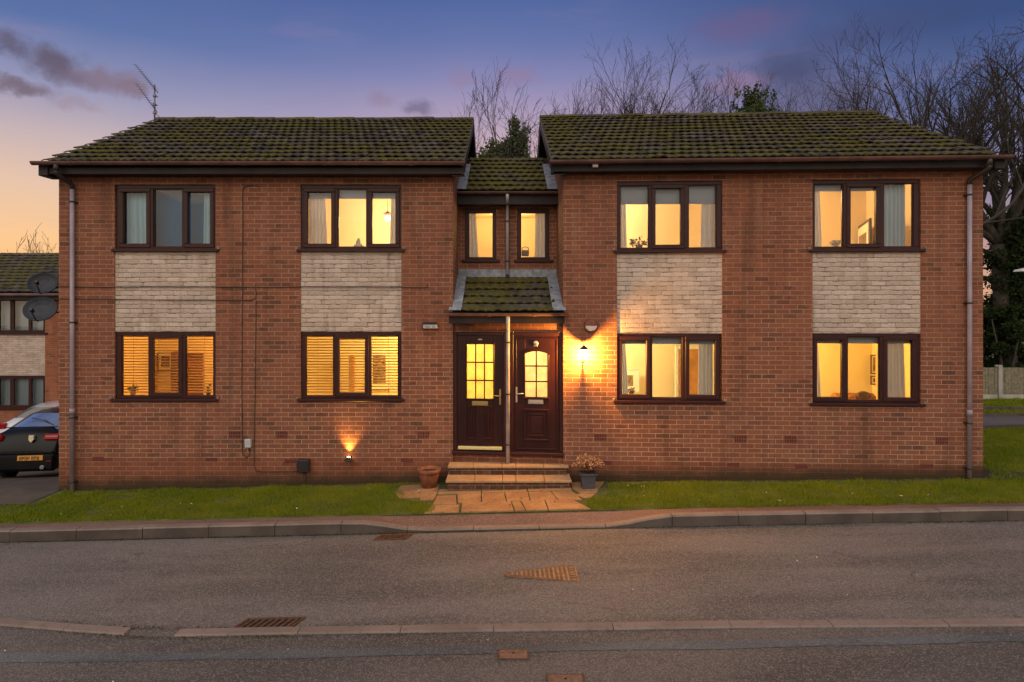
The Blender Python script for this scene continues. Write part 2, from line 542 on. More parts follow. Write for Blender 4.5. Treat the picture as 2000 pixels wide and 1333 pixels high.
def asphalt(name, base, tint, chip=.5, big=(.9, 2.5)):
    m, N, out = new_mat(name)
    oc = N('ShaderNodeTexCoord').outputs['Object']
    vor = N('ShaderNodeTexVoronoi', dict(feature='F1')); N.nt.links.new(oc, vor.inputs['Vector']); vor.inputs['Scale'].default_value = 95.0
    chipc = N('ShaderNodeSeparateColor'); N.nt.links.new(vor.outputs['Color'], chipc.inputs[0])
    r = chipc.outputs[0]
    fine = N.noise(oc, 210.0, 2, .7)
    mid = N.noise(oc, 34.0, 3, .6)
    st = N('ShaderNodeMapping'); N.nt.links.new(oc, st.inputs[0]); st.inputs['Scale'].default_value = (.35, 1.6, 1)
    wear = N.noise(st.outputs[0], big[0], 5, .6)
    patch = N.noise(oc, big[1], 4, .6, dist=.4)
    c = N.mix(N.rng(wear, .34, .64), tuple(x * .60 for x in base[:3]) + (1,), tuple(x * 1.08 for x in base[:3]) + (1,))
    oil = N.rng(N.noise(oc, 1.15, 5, .62, dist=.6), .60, .74)
    c = N.mix(N.m('MULTIPLY', oil, .42), c, tuple(x * .4 for x in base[:3]) + (1,))
    c = N.mix(N.m('MULTIPLY', N.rng(patch, .5, .72), .4), c, tint)
    c = N.mix(N.m('MULTIPLY', N.rng(mid, .5, .75), .35), c, tuple(x * .5 for x in base[:3]) + (1,))
    c = N.mix(N.m('MULTIPLY', N.rng(r, .55, .98), chip), c, tuple(min(1, x * 2.3) for x in base[:3]) + (1,))
    c = N.mix(N.m('MULTIPLY', N.rng(r, .32, .0), chip * .9), c, tuple(x * .32 for x in base[:3]) + (1,))
    c = N.mix(N.m('MULTIPLY', N.rng(fine, .5, .75), .3), c, tuple(x * .45 for x in base[:3]) + (1,))
    # fine dark cracks wandering across the surface
    cr = N('ShaderNodeTexVoronoi', dict(feature='DISTANCE_TO_EDGE'))
    dv = N('ShaderNodeVectorMath', dict(operation='ADD'))
    nz = N('ShaderNodeTexNoise'); N.nt.links.new(oc, nz.inputs['Vector']); nz.inputs['Scale'].default_value = 1.7; nz.inputs['Detail'].default_value = 5
    sc = N('ShaderNodeVectorMath', dict(operation='SCALE')); N.nt.links.new(nz.outputs['Color'], sc.inputs[0]); sc.inputs['Scale'].default_value = .9
    N.nt.links.new(oc, dv.inputs[0]); N.nt.links.new(sc.outputs[0], dv.inputs[1])
    st2 = N('ShaderNodeMapping'); N.nt.links.new(dv.outputs[0], st2.inputs[0]); st2.inputs['Scale'].default_value = (.28, 1.0, 1)
    N.nt.links.new(st2.outputs[0], cr.inputs['Vector']); cr.inputs['Scale'].default_value = .8
    crack = N.m('MULTIPLY', N.m('SUBTRACT', 1.0, N.rng(cr.outputs['Distance'], .0, .010)), N.rng(N.noise(oc, .8, 3), .48, .62))
    c = N.mix(N.m('MULTIPLY', crack, .55), c, tuple(x * .25 for x in base[:3]) + (1,))
    h = N.m('ADD', N.m('MULTIPLY', vor.outputs['Distance'], -1.2), N.m('MULTIPLY', fine, .6))
    princ(N, out, c, .82, N.bump(h, .55, .006), Specular_IOR_Level=.35)
    return m


M['road'] = asphalt('worn_asphalt', lin(109, 102, 98), lin(106, 94, 88))
M['road_near'] = asphalt('near_asphalt', lin(98, 91, 87), lin(84, 79, 76), .55)
M['patch'] = asphalt('trench_asphalt', lin(96, 98, 100), lin(88, 92, 94), .35)
M['pave'] = asphalt('footway_asphalt', lin(122, 94, 82), lin(106, 80, 70), .3)
M['iron'] = simple('rusty_cast_iron', lin(86, 58, 42), .65, .35, 25, .4)
M['rust_cover'] = simple('rusty_cover', lin(142, 108, 84), .6, .3, 18, .4)
M['rust_dark'] = simple('dark_rust', lin(104, 78, 62), .7, .3, 18, .4)
M['rust_box'] = simple('orange_rust_cover', lin(122, 90, 74), .7, .3, 25, .5)


def grass_mat(name, a, b, dry):
    m, N, out = new_mat(name)
    oc = N('ShaderNodeTexCoord').outputs['Object']
    n = N.noise(oc, 1.3, 4); f = N.noise(oc, 60.0, 2)
    c = N.mix(N.rng(n, .3, .7), a, b)
    c = N.mix(N.m('MULTIPLY', N.rng(f, .55, .8), .45), c, dry)
    c = N.mix(N.m('MULTIPLY', N.rng(N.noise(oc, 4.0, 4), .56, .75), .5), c, dry)
    b_ = N('ShaderNodeBsdfDiffuse', Color=c); t = N('ShaderNodeBsdfTranslucent', Color=c)
    mx = N('ShaderNodeMixShader', i0=.25, i1=b_.outputs[0], i2=t.outputs[0])
    N.nt.links.new(mx.outputs[0], out.inputs[0])
    return m


M['grass'] = grass_mat('lawn_grass', (.145, .195, .012, 1), (.22, .245, .018, 1), (.31, .25, .055, 1))
M['ground'] = simple('earth_and_turf', (.07, .08, .02), .95, .35, 3, .4)
M['moss'] = grass_mat('kerb_moss', (.06, .062, .016, 1), (.09, .085, .022, 1), (.10, .08, .04, 1))
M['moss_roof'] = grass_mat('roof_moss', (.075, .075, .012, 1), (.11, .10, .016, 1), (.06, .05, .02, 1))
M['leaf'] = grass_mat('evergreen_leaf', (.024, .038, .014, 1), (.040, .056, .022, 1), (.06, .066, .03, 1))
M['leaf_mid'] = grass_mat('laurel_leaf', (.055, .080, .028, 1), (.085, .11, .04, 1), (.12, .12, .05, 1))
M['leaf_pale'] = grass_mat('grey_green_leaf', (.085, .105, .05, 1), (.12, .14, .07, 1), (.15, .14, .08, 1))
M['bark'] = simple('winter_bark', lin(58, 52, 50), .9, .3, 8, .4)
M['bark_green'] = simple('mossy_bark', lin(62, 57, 48), .9, .35, 8, .4)
M['litter'] = simple('fallen_leaf', lin(96, 60, 40), .8, .3, 20)
M['daisy'] = simple('white_petal', lin(225, 222, 210), .6, .05)
M['fence'] = simple('grey_timber_board', lin(120, 112, 92), .85, .3, 9, .3)


def glass_mat(name, tint=(.95, .97, .97, 1), ior=1.5, rough=.02):
    m, N, out = new_mat(name)
    fr = N('ShaderNodeFresnel', IOR=ior)
    t = N('ShaderNodeBsdfTransparent', Color=tint)
    oc = N('ShaderNodeTexCoord').outputs['Object']
    g = N('ShaderNodeBsdfGlossy', Roughness=rough, Normal=N.bump(N.noise(oc, 2.5, 2), .06, .02))
    mx = N('ShaderNodeMixShader', i0=fr.outputs[0], i1=t.outputs[0], i2=g.outputs[0])
    N.nt.links.new(mx.outputs[0], out.inputs[0])
    return m


M['glass'] = glass_mat('window_glass')
M['glass_dark'] = simple('reflective_car_glass', (.42, .50, .58), .08, .1, 2, Metallic=.8)


def cloth_mat(name, col, trans=.12):
    m, N, out = new_mat(name)
    uv = N('ShaderNodeTexCoord').outputs['Object']
    c = N.mix(N.noise(uv, 30.0, 3), tuple(x * .88 for x in col[:3]) + (1,), col)
    b_ = N('ShaderNodeBsdfDiffuse', Color=c); t = N('ShaderNodeBsdfTranslucent', Color=c)
    mx = N('ShaderNodeMixShader', i0=trans, i1=b_.outputs[0], i2=t.outputs[0])
    N.nt.links.new(mx.outputs[0], out.inputs[0])
    return m


M['curtain'] = cloth_mat('pale_curtain_cloth', lin(246, 240, 236), .30)
M['curtain_blue'] = cloth_mat('cool_curtain_cloth', lin(200, 210, 216), .04)
M['curtain_sky'] = cloth_mat('sky_blue_curtain_cloth', lin(190, 226, 242), .04)
M['net'] = cloth_mat('painted_sky_reflection', lin(52, 118, 168), .05)  # blue stands for the sky reflected in the unlit panes
M['blind'] = cloth_mat('grey_band_cloth', lin(178, 176, 186), .05)
M['slat'] = cloth_mat('ivory_blind_slat', lin(206, 172, 120), .30)


def frosted(name, col):
    m, N, out = new_mat(name)
    uv = N('ShaderNodeTexCoord').outputs['Object']
    c = N.mix(N.rng(N.noise(uv, 7.0, 3), .35, .7), col, tuple(x * .8 for x in col[:3]) + (1,))
    t = N('ShaderNodeBsdfTranslucent', Color=c)
    tr = N('ShaderNodeBsdfTransparent', Color=c)
    g = N('ShaderNodeBsdfGlossy', Roughness=.15)
    a = N('ShaderNodeMixShader', i0=.25, i1=t.outputs[0], i2=tr.outputs[0])
    b_ = N('ShaderNodeMixShader', i0=.05, i1=a.outputs[0], i2=g.outputs[0])
    N.nt.links.new(b_.outputs[0], out.inputs[0])
    return m


M['frost'] = frosted('frosted_glass', (.95, .93, .86, 1))


def emit(name, col, k, transp=0.0):
    m, N, out = new_mat(name)
    e = N('ShaderNodeEmission', Color=col, Strength=k)
    if transp:
        t = N('ShaderNodeBsdfTransparent')
        mx = N('ShaderNodeMixShader', i0=transp, i1=e.outputs[0], i2=t.outputs[0])
        N.nt.links.new(mx.outputs[0], out.inputs[0])
    else:
        N.nt.links.new(e.outputs[0], out.inputs[0])
    return m


M['bulb'] = emit('lamp_bulb', (1, .82, .5, 1), 14)
M['lantern'] = emit('lantern_glass', (1, .80, .44, 1), 30, .5)
M['spot'] = emit('uplight_lens', (1, .6, .2, 1), 25)

M['wall_warm'] = simple('magnolia_wall', lin(232, 214, 176), .9, .04, 1.5)
M['wall_cool'] = simple('grey_blue_wall', lin(130, 140, 150), .9, .04, 1.5)
M['oak'] = simple('oak_door', lin(176, 124, 70), .5, .2, 6)
M['walnut'] = simple('walnut_wood', lin(104, 66, 40), .5, .25, 6)
M['picture'] = simple('abstract_print', lin(120, 96, 76), .7, .75, 14)
M['mount'] = simple('cream_mount', lin(235, 226, 206), .7, .03)
M['darkwood'] = simple('dark_picture_frame', lin(64, 44, 34), .5, .2, 10)
M['china'] = simple('white_china', lin(205, 198, 192), .3, .2, 14)
M['houseplant'] = simple('houseplant_leaf', lin(62, 66, 46), .6, .4, 20)
M['sofa'] = simple('brown_sofa_cloth', lin(142, 92, 56), .85, .3, 16)
M['shade'] = cloth_mat('lamp_shade_cloth', lin(120, 92, 70), .3)


def paint(name, col, rough=.22):
    m, N, out = new_mat(name)
    oc = N('ShaderNodeTexCoord').outputs['Object']
    princ(N, out, N.mix(N.rng(N.noise(oc, 3.0, 4), .3, .8), col, tuple(x * .8 + .004 for x in col[:3]) + (1,)), rough, None,
          Coat_Weight=.6, Coat_Roughness=.08)
    return m


M['car_black'] = simple('black_car_paint', (.004, .004, .0045), .3, .3, 3, Specular_IOR_Level=.22)
M['car_white'] = paint('white_car_paint', lin(206, 208, 214))
M['car_red'] = paint('maroon_car_paint', lin(110, 44, 46))
M['tyre'] = simple('rubber_tyre', (.012, .012, .012), .8, .2, 20)
M['alloy'] = simple('alloy_rim', lin(150, 150, 154), .3, .1, 20, Metallic=.8)
M['tail'] = simple('red_tail_lens', lin(150, 14, 20), .15, .3, 30)
M['plate'] = simple('amber_number_plate', lin(206, 140, 40), .5, .08, 20)
M['badge'] = simple('pale_gold_badge', lin(200, 190, 160), .35, .2, 40)
# ================================================================ THE BUILDING
BLD = empty('apartment_building', (0, 10.7, 0), 'two storey red brick apartment building with two front doors in the recess between its blocks', 'apartment building')


def wall_front(mb, blk, u0, u1, z0, z1, holes, v0=0.0, rev=.12):
    us = sorted({u0, u1, *[h[0] for h in holes], *[h[1] for h in holes]})
    zs = sorted({z0, z1, *[h[2] for h in holes], *[h[3] for h in holes]})
    for a, b in zip(us, us[1:]):
        for c, d in zip(zs, zs[1:]):
            um, zm = (a + b) / 2, (c + d) / 2
            if any(h[0] < um < h[1] and h[2] < zm < h[3] for h in holes): continue
            mb.face([blk.P(a, v0, c), blk.P(b, v0, c), blk.P(b, v0, d), blk.P(a, v0, d)], uv=[(a, c), (b, c), (b, d), (a, d)])
    for a, b, c, d in holes:
        P = blk.P
        r = v0 + rev
        mb.face([P(a, v0, c), P(a, v0, d), P(a, r, d), P(a, r, c)], uv=[(a, c), (a, d), (a + rev, d), (a + rev, c)])
        mb.face([P(b, v0, d), P(b, v0, c), P(b, r, c), P(b, r, d)], uv=[(b, d), (b, c), (b - rev, c), (b - rev, d)])
        mb.face([P(a, v0, d), P(b, v0, d), P(b, r, d), P(a, r, d)], uv=[(a, d), (b, d), (b, d + rev), (a, d + rev)])
        mb.face([P(b, v0, c), P(a, v0, c), P(a, r, c), P(b, r, c)], uv=[(b, c), (a, c), (a, c - rev), (b, c - rev)])


def gable(mb, x, y0, depth, zb, zt, vr, zr, flip):
    pts = [(x, y0, zb), (x, y0 + depth, zb), (x, y0 + depth, zt), (x, y0 + vr, zr), (x, y0, zt)]
    uv = [(p[1] - y0 + .11, p[2]) for p in pts]
    if flip: pts, uv = pts[::-1], uv[::-1]
    mb.face(pts, uv=uv)


DEPTH, VR, ZE, ZR, ZW = 6.34, 3.166, 5.245, 6.93, 5.10
ZB = -1.7
# window positions as surveyed: outline, lights (x range, opening sash or fixed), storey
WINDOWS = [
    (BL, 226, 421, 361, 487, [(232.5, 290.5, 1), (297, 354, 0), (358.5, 415.5, 1)], 'unlit upper window, far left of the facade'),
    (BL, 587, 784, 361, 487, [(593.5, 652.5, 1), (659, 715, 0), (719.5, 778.5, 1)], 'lit upper window with a glowing ceiling bulb'),
    (BL, 224, 420, 648, 779, [(235, 288, 0), (291.5, 353.5, 1), (361, 415, 0)], 'lit ground floor window with orange slatted blind and dark furniture behind'),
    (BL, 588, 784, 648, 779, [(596, 650, 0), (655.5, 718.5, 1), (723, 777, 0)], 'lit ground floor window with yellow slatted blind over a framed print'),
    (BR, 1205, 1411, 354, 489, [(1212, 1268, 0), (1274.5, 1336.5, 1), (1346, 1401, 0)], 'lit upper window with deep grey band across the top'),
    (BR, 1587, 1799, 351, 487, [(1593, 1649, 0), (1656.5, 1719.5, 1), (1729, 1787, 0)], 'lit upper window with wide pale curtain, far right'),
    (BR, 1205, 1409, 651, 783, [(1208.5, 1269.5, 1), (1274, 1333, 0), (1340.5, 1404.5, 1)], 'lit ground floor window beside the wall lantern'),
    (BR, 1587, 1799, 651, 788, [(1590.5, 1652.5, 1), (1658, 1721, 0), (1728.5, 1790.5, 1)], 'lit ground floor window with two prints on the wall, far right'),
]
LINKW = [
    (BK, 908, 970, 408, 508, [(915, 963, 0)], 'narrow lit link window with curtain at its left'),
    (BK, 1010, 1073, 408, 508, [(1017, 1066, 0)], 'narrow lit link window with curtain at its right'),
]

for blk, x0, x1, side in ((BL, LX0, LX1, 'L'), (BR, RX0, RX1, 'R')):
    cols = {}
    for w in WINDOWS:
        if w[0] is not blk: continue
        u0, u1 = blk.u(w[1]), blk.u(w[2])
        key = round(u0 * 2)
        c = cols.setdefault(key, [u0, u1, 1e9, -1e9])
        c[0] = min(c[0], u0); c[1] = max(c[1], u1)
        c[2] = min(c[2], blk.z((w[1] + w[2]) / 2, w[4])); c[3] = max(c[3], blk.z((w[1] + w[2]) / 2, w[3]))
    holes = [tuple(c) for c in cols.values()]
    mb = MB()
    wall_front(mb, blk, x0, x1, ZB, ZW, holes)
    for x, fl in ((x0, True), (x1, False)):
        gable(mb, x, blk.D(x), DEPTH, ZB, ZW, VR, ZR - .09, fl)
    mb.face([blk.P(x1, DEPTH, ZB), blk.P(x0, DEPTH, ZB), blk.P(x0, DEPTH, ZW), blk.P(x1, DEPTH, ZW)])
    mb.build('wall', M['brick'], BLD)
    for c in holes:                                  # painted brick between the two storeys
        ws = [w for w in WINDOWS if w[0] is blk and c[0] - .1 < blk.u((w[1] + w[2]) / 2) < c[1] + .1]
        zt = min(blk.z((w[1] + w[2]) / 2, w[4]) for w in ws if w[3] < 500) - .025
        zb = max(blk.z((w[1] + w[2]) / 2, w[3]) for w in ws if w[3] > 500) - .0035
        p = MB(blk.P)
        p.face([(c[0], .016, zb), (c[1], .016, zb), (c[1], .016, zt), (c[0], .016, zt)], uv=[(c[0], zb), (c[1], zb), (c[1], zt), (c[0], zt)])
        p.face([(c[0], .016, zb), (c[0], .11, zb), (c[1], .11, zb), (c[1], .016, zb)])
        p.build('painted_panel', M['cream'], BLD)


def window(w, v0=.03, sill=True):
    blk, x0, x1, y0, y1, lights, lab = w
    xm = (x0 + x1) / 2
    U = blk.u
    Z = lambda py: blk.z(xm, py)
    u0, u1, zt, zb = U(x0), U(x1), Z(y0), Z(y1)
    sc = blk.D(U(xm)) / F
    ot, ob = zt - 7.5 * sc, zb + 4.5 * sc
    fr = MB(blk.P)
    va, vb = v0, v0 + .075
    g = .001
    fr.box(u0 + .002, u1 - .002, va, vb, ot, zt - .002, .006)
    fr.box(u0 + .002, u1 - .002, va, vb, zb + .002, ob, .006)
    edges = [u0 + .002]
    for a, b, k in lights: edges += [U(a), U(b)]
    edges.append(u1 - .002)
    for a, b in zip(edges[::2], edges[1::2]):
        fr.box(a, b, va + g, vb - g, ob, ot, .006)
    if len(lights) > 1:                              # trickle vent strip at the head
        pass
    o = fr.build('window', M['frame'], BLD, label=lab)
    for a, b, k in lights:
        a, b = U(a), U(b)
        if k:
            s = MB(blk.P)
            t = 6.6 * sc
            f0, f1 = va - .016, vb - .02
            s.box(a - .012, b + .012, f0, f1, ot - t, ot + .012, .008)
            s.box(a - .012, b + .012, f0, f1, ob - .012, ob + t, .008)
            s.box(a - .012, a + t, f0 + g, f1 - g, ob + t, ot - t, .008)
            s.box(b - t, b + .012, f0 + g, f1 - g, ob + t, ot - t, .008)
            s.build('sash', M['frame'], o)
            ga, gb, gz0, gz1 = a + t - .01, b - t + .01, ob + t - .01, ot - t + .01
        else:
            ga, gb, gz0, gz1 = a - .008, b + .008, ob - .008, ot + .008
            s = MB(blk.P)                            # glazing bead
            t = .012
            s.box(a, b, va + .018, va + .04, ot - t, ot); s.box(a, b, va + .018, va + .04, ob, ob + t)
            s.box(a, a + t, va + .019, va + .04, ob + t, ot - t); s.box(b - t, b, va + .019, va + .04, ob + t, ot - t)
            s.build('glazing_bead', M['frame'], o)
        p = MB(blk.P)
        p.box(ga, gb, va + .042, va + .046, gz0, gz1)
        p.build('pane', M['glass'], o)
    s = MB(blk.P)
    e = .055
    s.box(u0 - e, u1 + e, -.045, v0 + .03, zb - .045, zb + .001, .008)
    s.build('sill', M['frame'], o)
    for sx in (u0 - e, u1 + e):                      # pale end caps of the sill
        c = MB(blk.P)
        c.box(sx - .018, sx + .018, -.03, -.001, zb - .01, zb + .035, .006)
        c.build('sill_cap', M['mortar'], o)
    return o


for w in WINDOWS: window(w)

# ---- link between the blocks (set back) and the porch in front of it
lk = MB()
lu0, lu1 = LX1 + .001, RX0 - .001
lh = []
for w in LINKW:
    xm = (w[1] + w[2]) / 2
    lh.append((BK.u(w[1]), BK.u(w[2]), BK.z(xm, w[4]), BK.z(xm, w[3])))
wall_front(lk, BK, lu0, lu1, 2.9, 4.80, lh)
lk.build('wall', M['brick'], BLD)
for w in LINKW: window(w)

DOORZ = .49
pw = MB()
dl0, dl1 = BP.u(885.5), BP.u(990)
dr0, dr1 = BP.u(995.5), BP.u(1100)
DTOP = 2.47
for a, b, c, d in ((lu0, lu1, -.4, DOORZ - .02), (lu0, lu1, DTOP, 2.80)):
    pw.face([BP.P(a, .02, c), BP.P(b, .02, c), BP.P(b, .02, d), BP.P(a, .02, d)], uv=[(a, c), (b, c), (b, d), (a, d)])
pw.face([BP.P(dl1, .02, DOORZ - .02), BP.P(dr0, .02, DOORZ - .02), BP.P(dr0, .02, DTOP), BP.P(dl1, .02, DTOP)])
pw.build('wall', M['brick'], BLD)


# ---- roofs
def tiles(mb, u0, u1, Df, ve, ze, vr, zr, rows, roll, amp=.019, seed=1, thick=.022):
    """interlocking tile courses laid on a slope; Df(u) is the facade plane"""
    rg = random.Random(seed)
    n = max(1, round((u1 - u0) / roll)); roll = (u1 - u0) / n
    L = math.hypot(vr - ve, zr - ze); cs, sn = (vr - ve) / L, (zr - ze) / L
    prof = [0, .16, .34, .5, .66, .84]
    for r in range(rows):
        s0, s1 = L * r / rows, L * (r + 1) / rows + .05
        off = 0.0 if r % 2 == 0 else .5
        t0, t1 = [], []
        k = -1
        cells = []
        x = u0 - off * roll
        i = 0
        while x < u1 - 1e-6:
            ju, jh, js = rg.uniform(-.004, .004), rg.uniform(-.005, .007) + (.012 if rg.random() < .02 else 0), rg.uniform(-.010, .010) - (.03 if rg.random() < .012 else 0)
            pts = []
            for q in prof + [1.0]:
                uu = x + q * roll
                if uu < u0 - 1e-6 or uu > u1 + 1e-6:
                    uu2 = min(max(uu, u0), u1)
                    q2 = (uu2 - x) / roll; uu = uu2
                else: q2 = q
                h = amp * (math.cos((q2 - .5) * 2 * math.pi) * .5 + .5) + jh
                pts.append((uu, h, q2))
            cells.append((i, js, pts)); x += roll; i += 1
        for i, js, pts in cells:
            fr, top, bk = [], [], []
            for uu, h, q in pts:
                for lst, s, hh in ((fr, s0 + js, h * .75 + .016), (top, s0 + js, h + thick + .008), (bk, s1, h * .55 - .002)):
                    v = ve + s * cs - hh * sn
                    z = ze + s * sn + hh * cs
                    lst.append((uu, Df(uu) + v, z))
            for j in range(len(pts) - 1):
                if pts[j + 1][0] - pts[j][0] < 1e-5: continue
                qa, qb = pts[j][2] * .98 + i, pts[j + 1][2] * .98 + i
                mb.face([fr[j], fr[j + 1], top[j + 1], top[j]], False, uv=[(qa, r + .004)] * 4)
                mb.face([top[j], top[j + 1], bk[j + 1], bk[j]], True, uv=[(qa, r + .02), (qb, r + .02), (qb, r + .98), (qa, r + .98)])


def plain_slope(mb, u0, u1, Df, v0, z0, v1, z1, th):
    a = [(u0, Df(u0) + v0, z0), (u1, Df(u1) + v0, z0), (u1, Df(u1) + v1, z1), (u0, Df(u0) + v1, z1)]
    b = [(p[0], p[1], p[2] - th) for p in a]
    mb.face(a); mb.face(b[::-1])
    for i in range(4):
        j = (i + 1) % 4
        mb.face([a[j], a[i], b[i], b[j]])


VE = -.27
for blk, u0, u1, wall0, wall1, seed, dz in ((BL, -7.53, -.655, LX0, LX1, 3, 0.0), (BR, .757, 7.69, RX0, RX1, 5, -.012)):
    Df = blk.D
    mb = MB()
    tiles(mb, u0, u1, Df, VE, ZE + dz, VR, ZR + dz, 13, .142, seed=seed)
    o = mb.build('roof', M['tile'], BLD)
    b2 = MB()                                        # rear slope and the deck under the tiles
    plain_slope(b2, u0, u1, Df, DEPTH + .27, ZE + dz, VR, ZR + dz, .03)
    b2.build('rear_slope', M['tile'], o)
    b2 = MB()
    plain_slope(b2, u0 + .02, u1 - .02, Df, VE + .03, ZE - .045 + dz, VR, ZR - .045 + dz, .04)
    b2.build('roof_deck', M['fascia'], o)
    rd = MB()                                        # ridge tiles
    n = 16
    for i in range(n):
        a, b = u0 + (u1 - u0) * i / n, u0 + (u1 - u0) * (i + 1) / n - .008
        jz = RNG.uniform(-.010, .010)
        ring = []
        for q in range(7):
            th = math.pi * q / 6
            ring.append((-math.cos(th) * .115, math.sin(th) * .07 - .02))
        for (p, z), (p2, z2) in zip(ring, ring[1:]):
            rd.face([(a, Df(a) + VR + p, ZR + dz + z + jz), (b, Df(b) + VR + p, ZR + dz + z + jz + .004), (b, Df(b) + VR + p2, ZR + dz + z2 + jz + .004), (a, Df(a) + VR + p2, ZR + dz + z2 + jz)], True,
                    uv=[(i + .1, q / 8), (i + .9, q / 8), (i + .9, q / 8 + .1), (i + .1, q / 8 + .1)])
        rd.face([(a, Df(a) + VR + p, ZR + dz + z + jz) for p, z in ring])
        rd.face([(b, Df(b) + VR + p, ZR + dz + z + jz) for p, z in ring][::-1])
    rd.build('ridge', M['tile_moss'], o)
    mg = random.Random(seed + 40)                    # cushions of moss along the tile laps
    mc = MB()
    L_ = math.hypot(VR - VE, ZR - ZE); c_, s_ = (VR - VE) / L_, (ZR - ZE) / L_
    for _ in range(620):
        uu = mg.uniform(u0 + .1, u1 - .1); row = mg.randrange(0, 13)
        if mnoise.noise((uu * .8, row * .35, seed)) + mg.uniform(-.3, .3) < -.02: continue
        s2 = L_ * row / 13 + mg.uniform(-.03, .02)
        v_ = VE + s2 * c_ - .02 * s_; z_ = ZE + dz + s2 * s_ + .03
        q = mg.uniform(.012, .030)
        mc.ell((uu, Df(uu) + v_, z_), (q * mg.uniform(1, 2.2), q, q * .75), 6, 4)
    tag(mc.build('moss_cushions', M['moss_roof'], o), kind='stuff')
    # verge mortar + bargeboard on both ends
    for x, sgn in ((u0, 1), (u1, -1)):
        L = math.hypot(VR - VE, ZR - ZE); c, s_ = (VR - VE) / L, (ZR - ZE) / L
        bb = MB()
        y0, y1 = Df(x) + VE + .02, Df(x) + VR
        za, zb_ = ZE + dz - .0, ZR + dz - .0
        bb.prism([(y0, za - .012), (y1, zb_ - .012), (y1, zb_ - .055), (y0, za - .055)], x + sgn * .004, x + sgn * .05, axis=0)
        bb.build('verge', M['mortar'], o)
        bd = MB()
        bd.prism([(y0, za - .056), (y1, zb_ - .056), (y1, zb_ - .25), (y0 + .1, za - .21), (y0, za - .2)], x + sgn * .012, x + sgn * .034, axis=0)
        bd.prism([(Df(x) + DEPTH + .25, za - .056), (y1 + .002, zb_ - .056), (y1 + .002, zb_ - .25), (Df(x) + DEPTH + .25, za - .2)], x + sgn * .012, x + sgn * .034, axis=0)
        bd.build('bargeboard', M['fascia'], BLD)
        sf = MB()                                    # soffit between wall and bargeboard
        wx = wall0 if sgn == 1 else wall1
        if abs(wx - x) > .06:
            a_, b_ = sorted((wx, x + sgn * .03))
            plain_slope(sf, a_, b_, Df, VE + .05, za - .21, VR, zb_ - .21, .012)
            sf.build('soffit', M['fascia'], BLD)
    f = MB(blk.P)                                    # fascia, soffit, boxed ends
    f.box(u0 + .004, u1 - .004, VE + .03, VE + .05, 5.055, 5.215, .004)
    f.build('fascia', M['fascia'], BLD)
    f = MB(blk.P)
    f.box(u0 + .004, u1 - .004, VE + .05, .0, 5.058, 5.070)
    f.build('soffit', M['fascia'], BLD)
    for x in (u0, u1):
        if x in (u0,) and blk is BL or (x == u1 and blk is BR):
            f = MB(blk.P)
            s_ = 1 if x < 0 else -1
            f.box(x - s_ * .06, x + s_ * .10, VE + .0, .06, 5.02, 5.20, .012)
            f.build('boxed_eave_end', M['fascia'], BLD)


def gutter(u0, u1, Df, v, z, r=.058, clips=(), name='gutter'):
    mb = MB()
    n = 9
    pr = [(math.cos(math.pi + math.pi * i / (n - 1)), math.sin(math.pi + math.pi * i / (n - 1))) for i in range(n)]
    for ro, ri, a, b in [(r, r - .006, u0, u1)] + [(r + .007, r - .002, c - .03, c + .03) for c in clips]:
        prof = [(p[0] * ro, p[1] * ro) for p in pr] + [(p[0] * ri, p[1] * ri) for p in pr[::-1]]
        A = [(a, Df(a) + v + p[0], z + p[1]) for p in prof]; B = [(b, Df(b) + v + p[0], z + p[1]) for p in prof]
        m = len(prof)
        for i in range(m):
            j = (i + 1) % m
            mb.face([A[i], B[i], B[j], A[j]], i < n - 1)
    for x in (u0, u1):                               # stop ends
        mb.face([(x, Df(x) + v + p[0] * r, z + p[1] * r) for p in pr])
    mb.build(name, M['gutter'], BLD)


gutter(-7.63, -.635, BL.D, -.345, 5.232, clips=[-7.0, -5.7, -4.2, -2.9, -1.5])
gutter(.72, 7.79, BR.D, -.345, 5.212, clips=[1.6, 2.9, 4.3, 5.4, 6.7])


def downpipe(path, clips, blk, r=.034, mat='pipe', clipw=.06):
    mb = MB()
    mb.tube(path, r, 12)
    o = mb.build('downpipe', M[mat], BLD)
    for (x, y, z) in clips:
        c = MB()
        c.tube([(x, y, z - .012), (x, y, z + .012)], r + .008, 12)
        c.box(x - clipw, x + clipw, y + .03, y + .06, z - .010, z + .010)
        c.build('pipe_clip', M['pipe_dark'], o)
    return o


ua, ub = BL.u(138), BL.u(146)
y0 = BL.D(0)
o = downpipe([(ub, y0 - .065, 4.88), (ub, y0 - .065, -.17)],
             [(ub, y0 - .065, 4.63), (ub, y0 - .065, 2.63), (ub, y0 - .065, 1.05), (ub, y0 - .065, -.02)], BL)
c = MB(); c.tube([(ub, y0 - .065, 1.10), (ub, y0 - .065, 1.20)], .042, 12); c.build('pipe_socket', M['pipe'], o)
c = MB(); c.tube([(ua, y0 - .345, 5.20), (ua, y0 - .345, 5.08)], .041, 12); c.tube([(ua, y0 - .345, 5.10), (ua, y0 - .345, 5.06), (ua + .01, y0 - .32, 5.03), (ub - .01, y0 - .09, 4.93), (ub, y0 - .065, 4.90), (ub, y0 - .065, 4.84)], .037, 12); c.build('swan_neck', M['pipe_dark'], o)
ua, ub = BR.u(1901), BR.u(1888)
yr = BR.D(ub)
o = downpipe([(ub, yr - .065, 4.86), (ub, yr - .065, .19)],
             [(ub, yr - .065, 4.66), (ub, yr - .065, 2.95), (ub, yr - .065, 1.05), (ub, yr - .065, .33)], BR)
c = MB(); c.tube([(ub, yr - .065, 1.16), (ub, yr - .065, 1.26)], .042, 12); c.build('pipe_socket', M['pipe'], o)
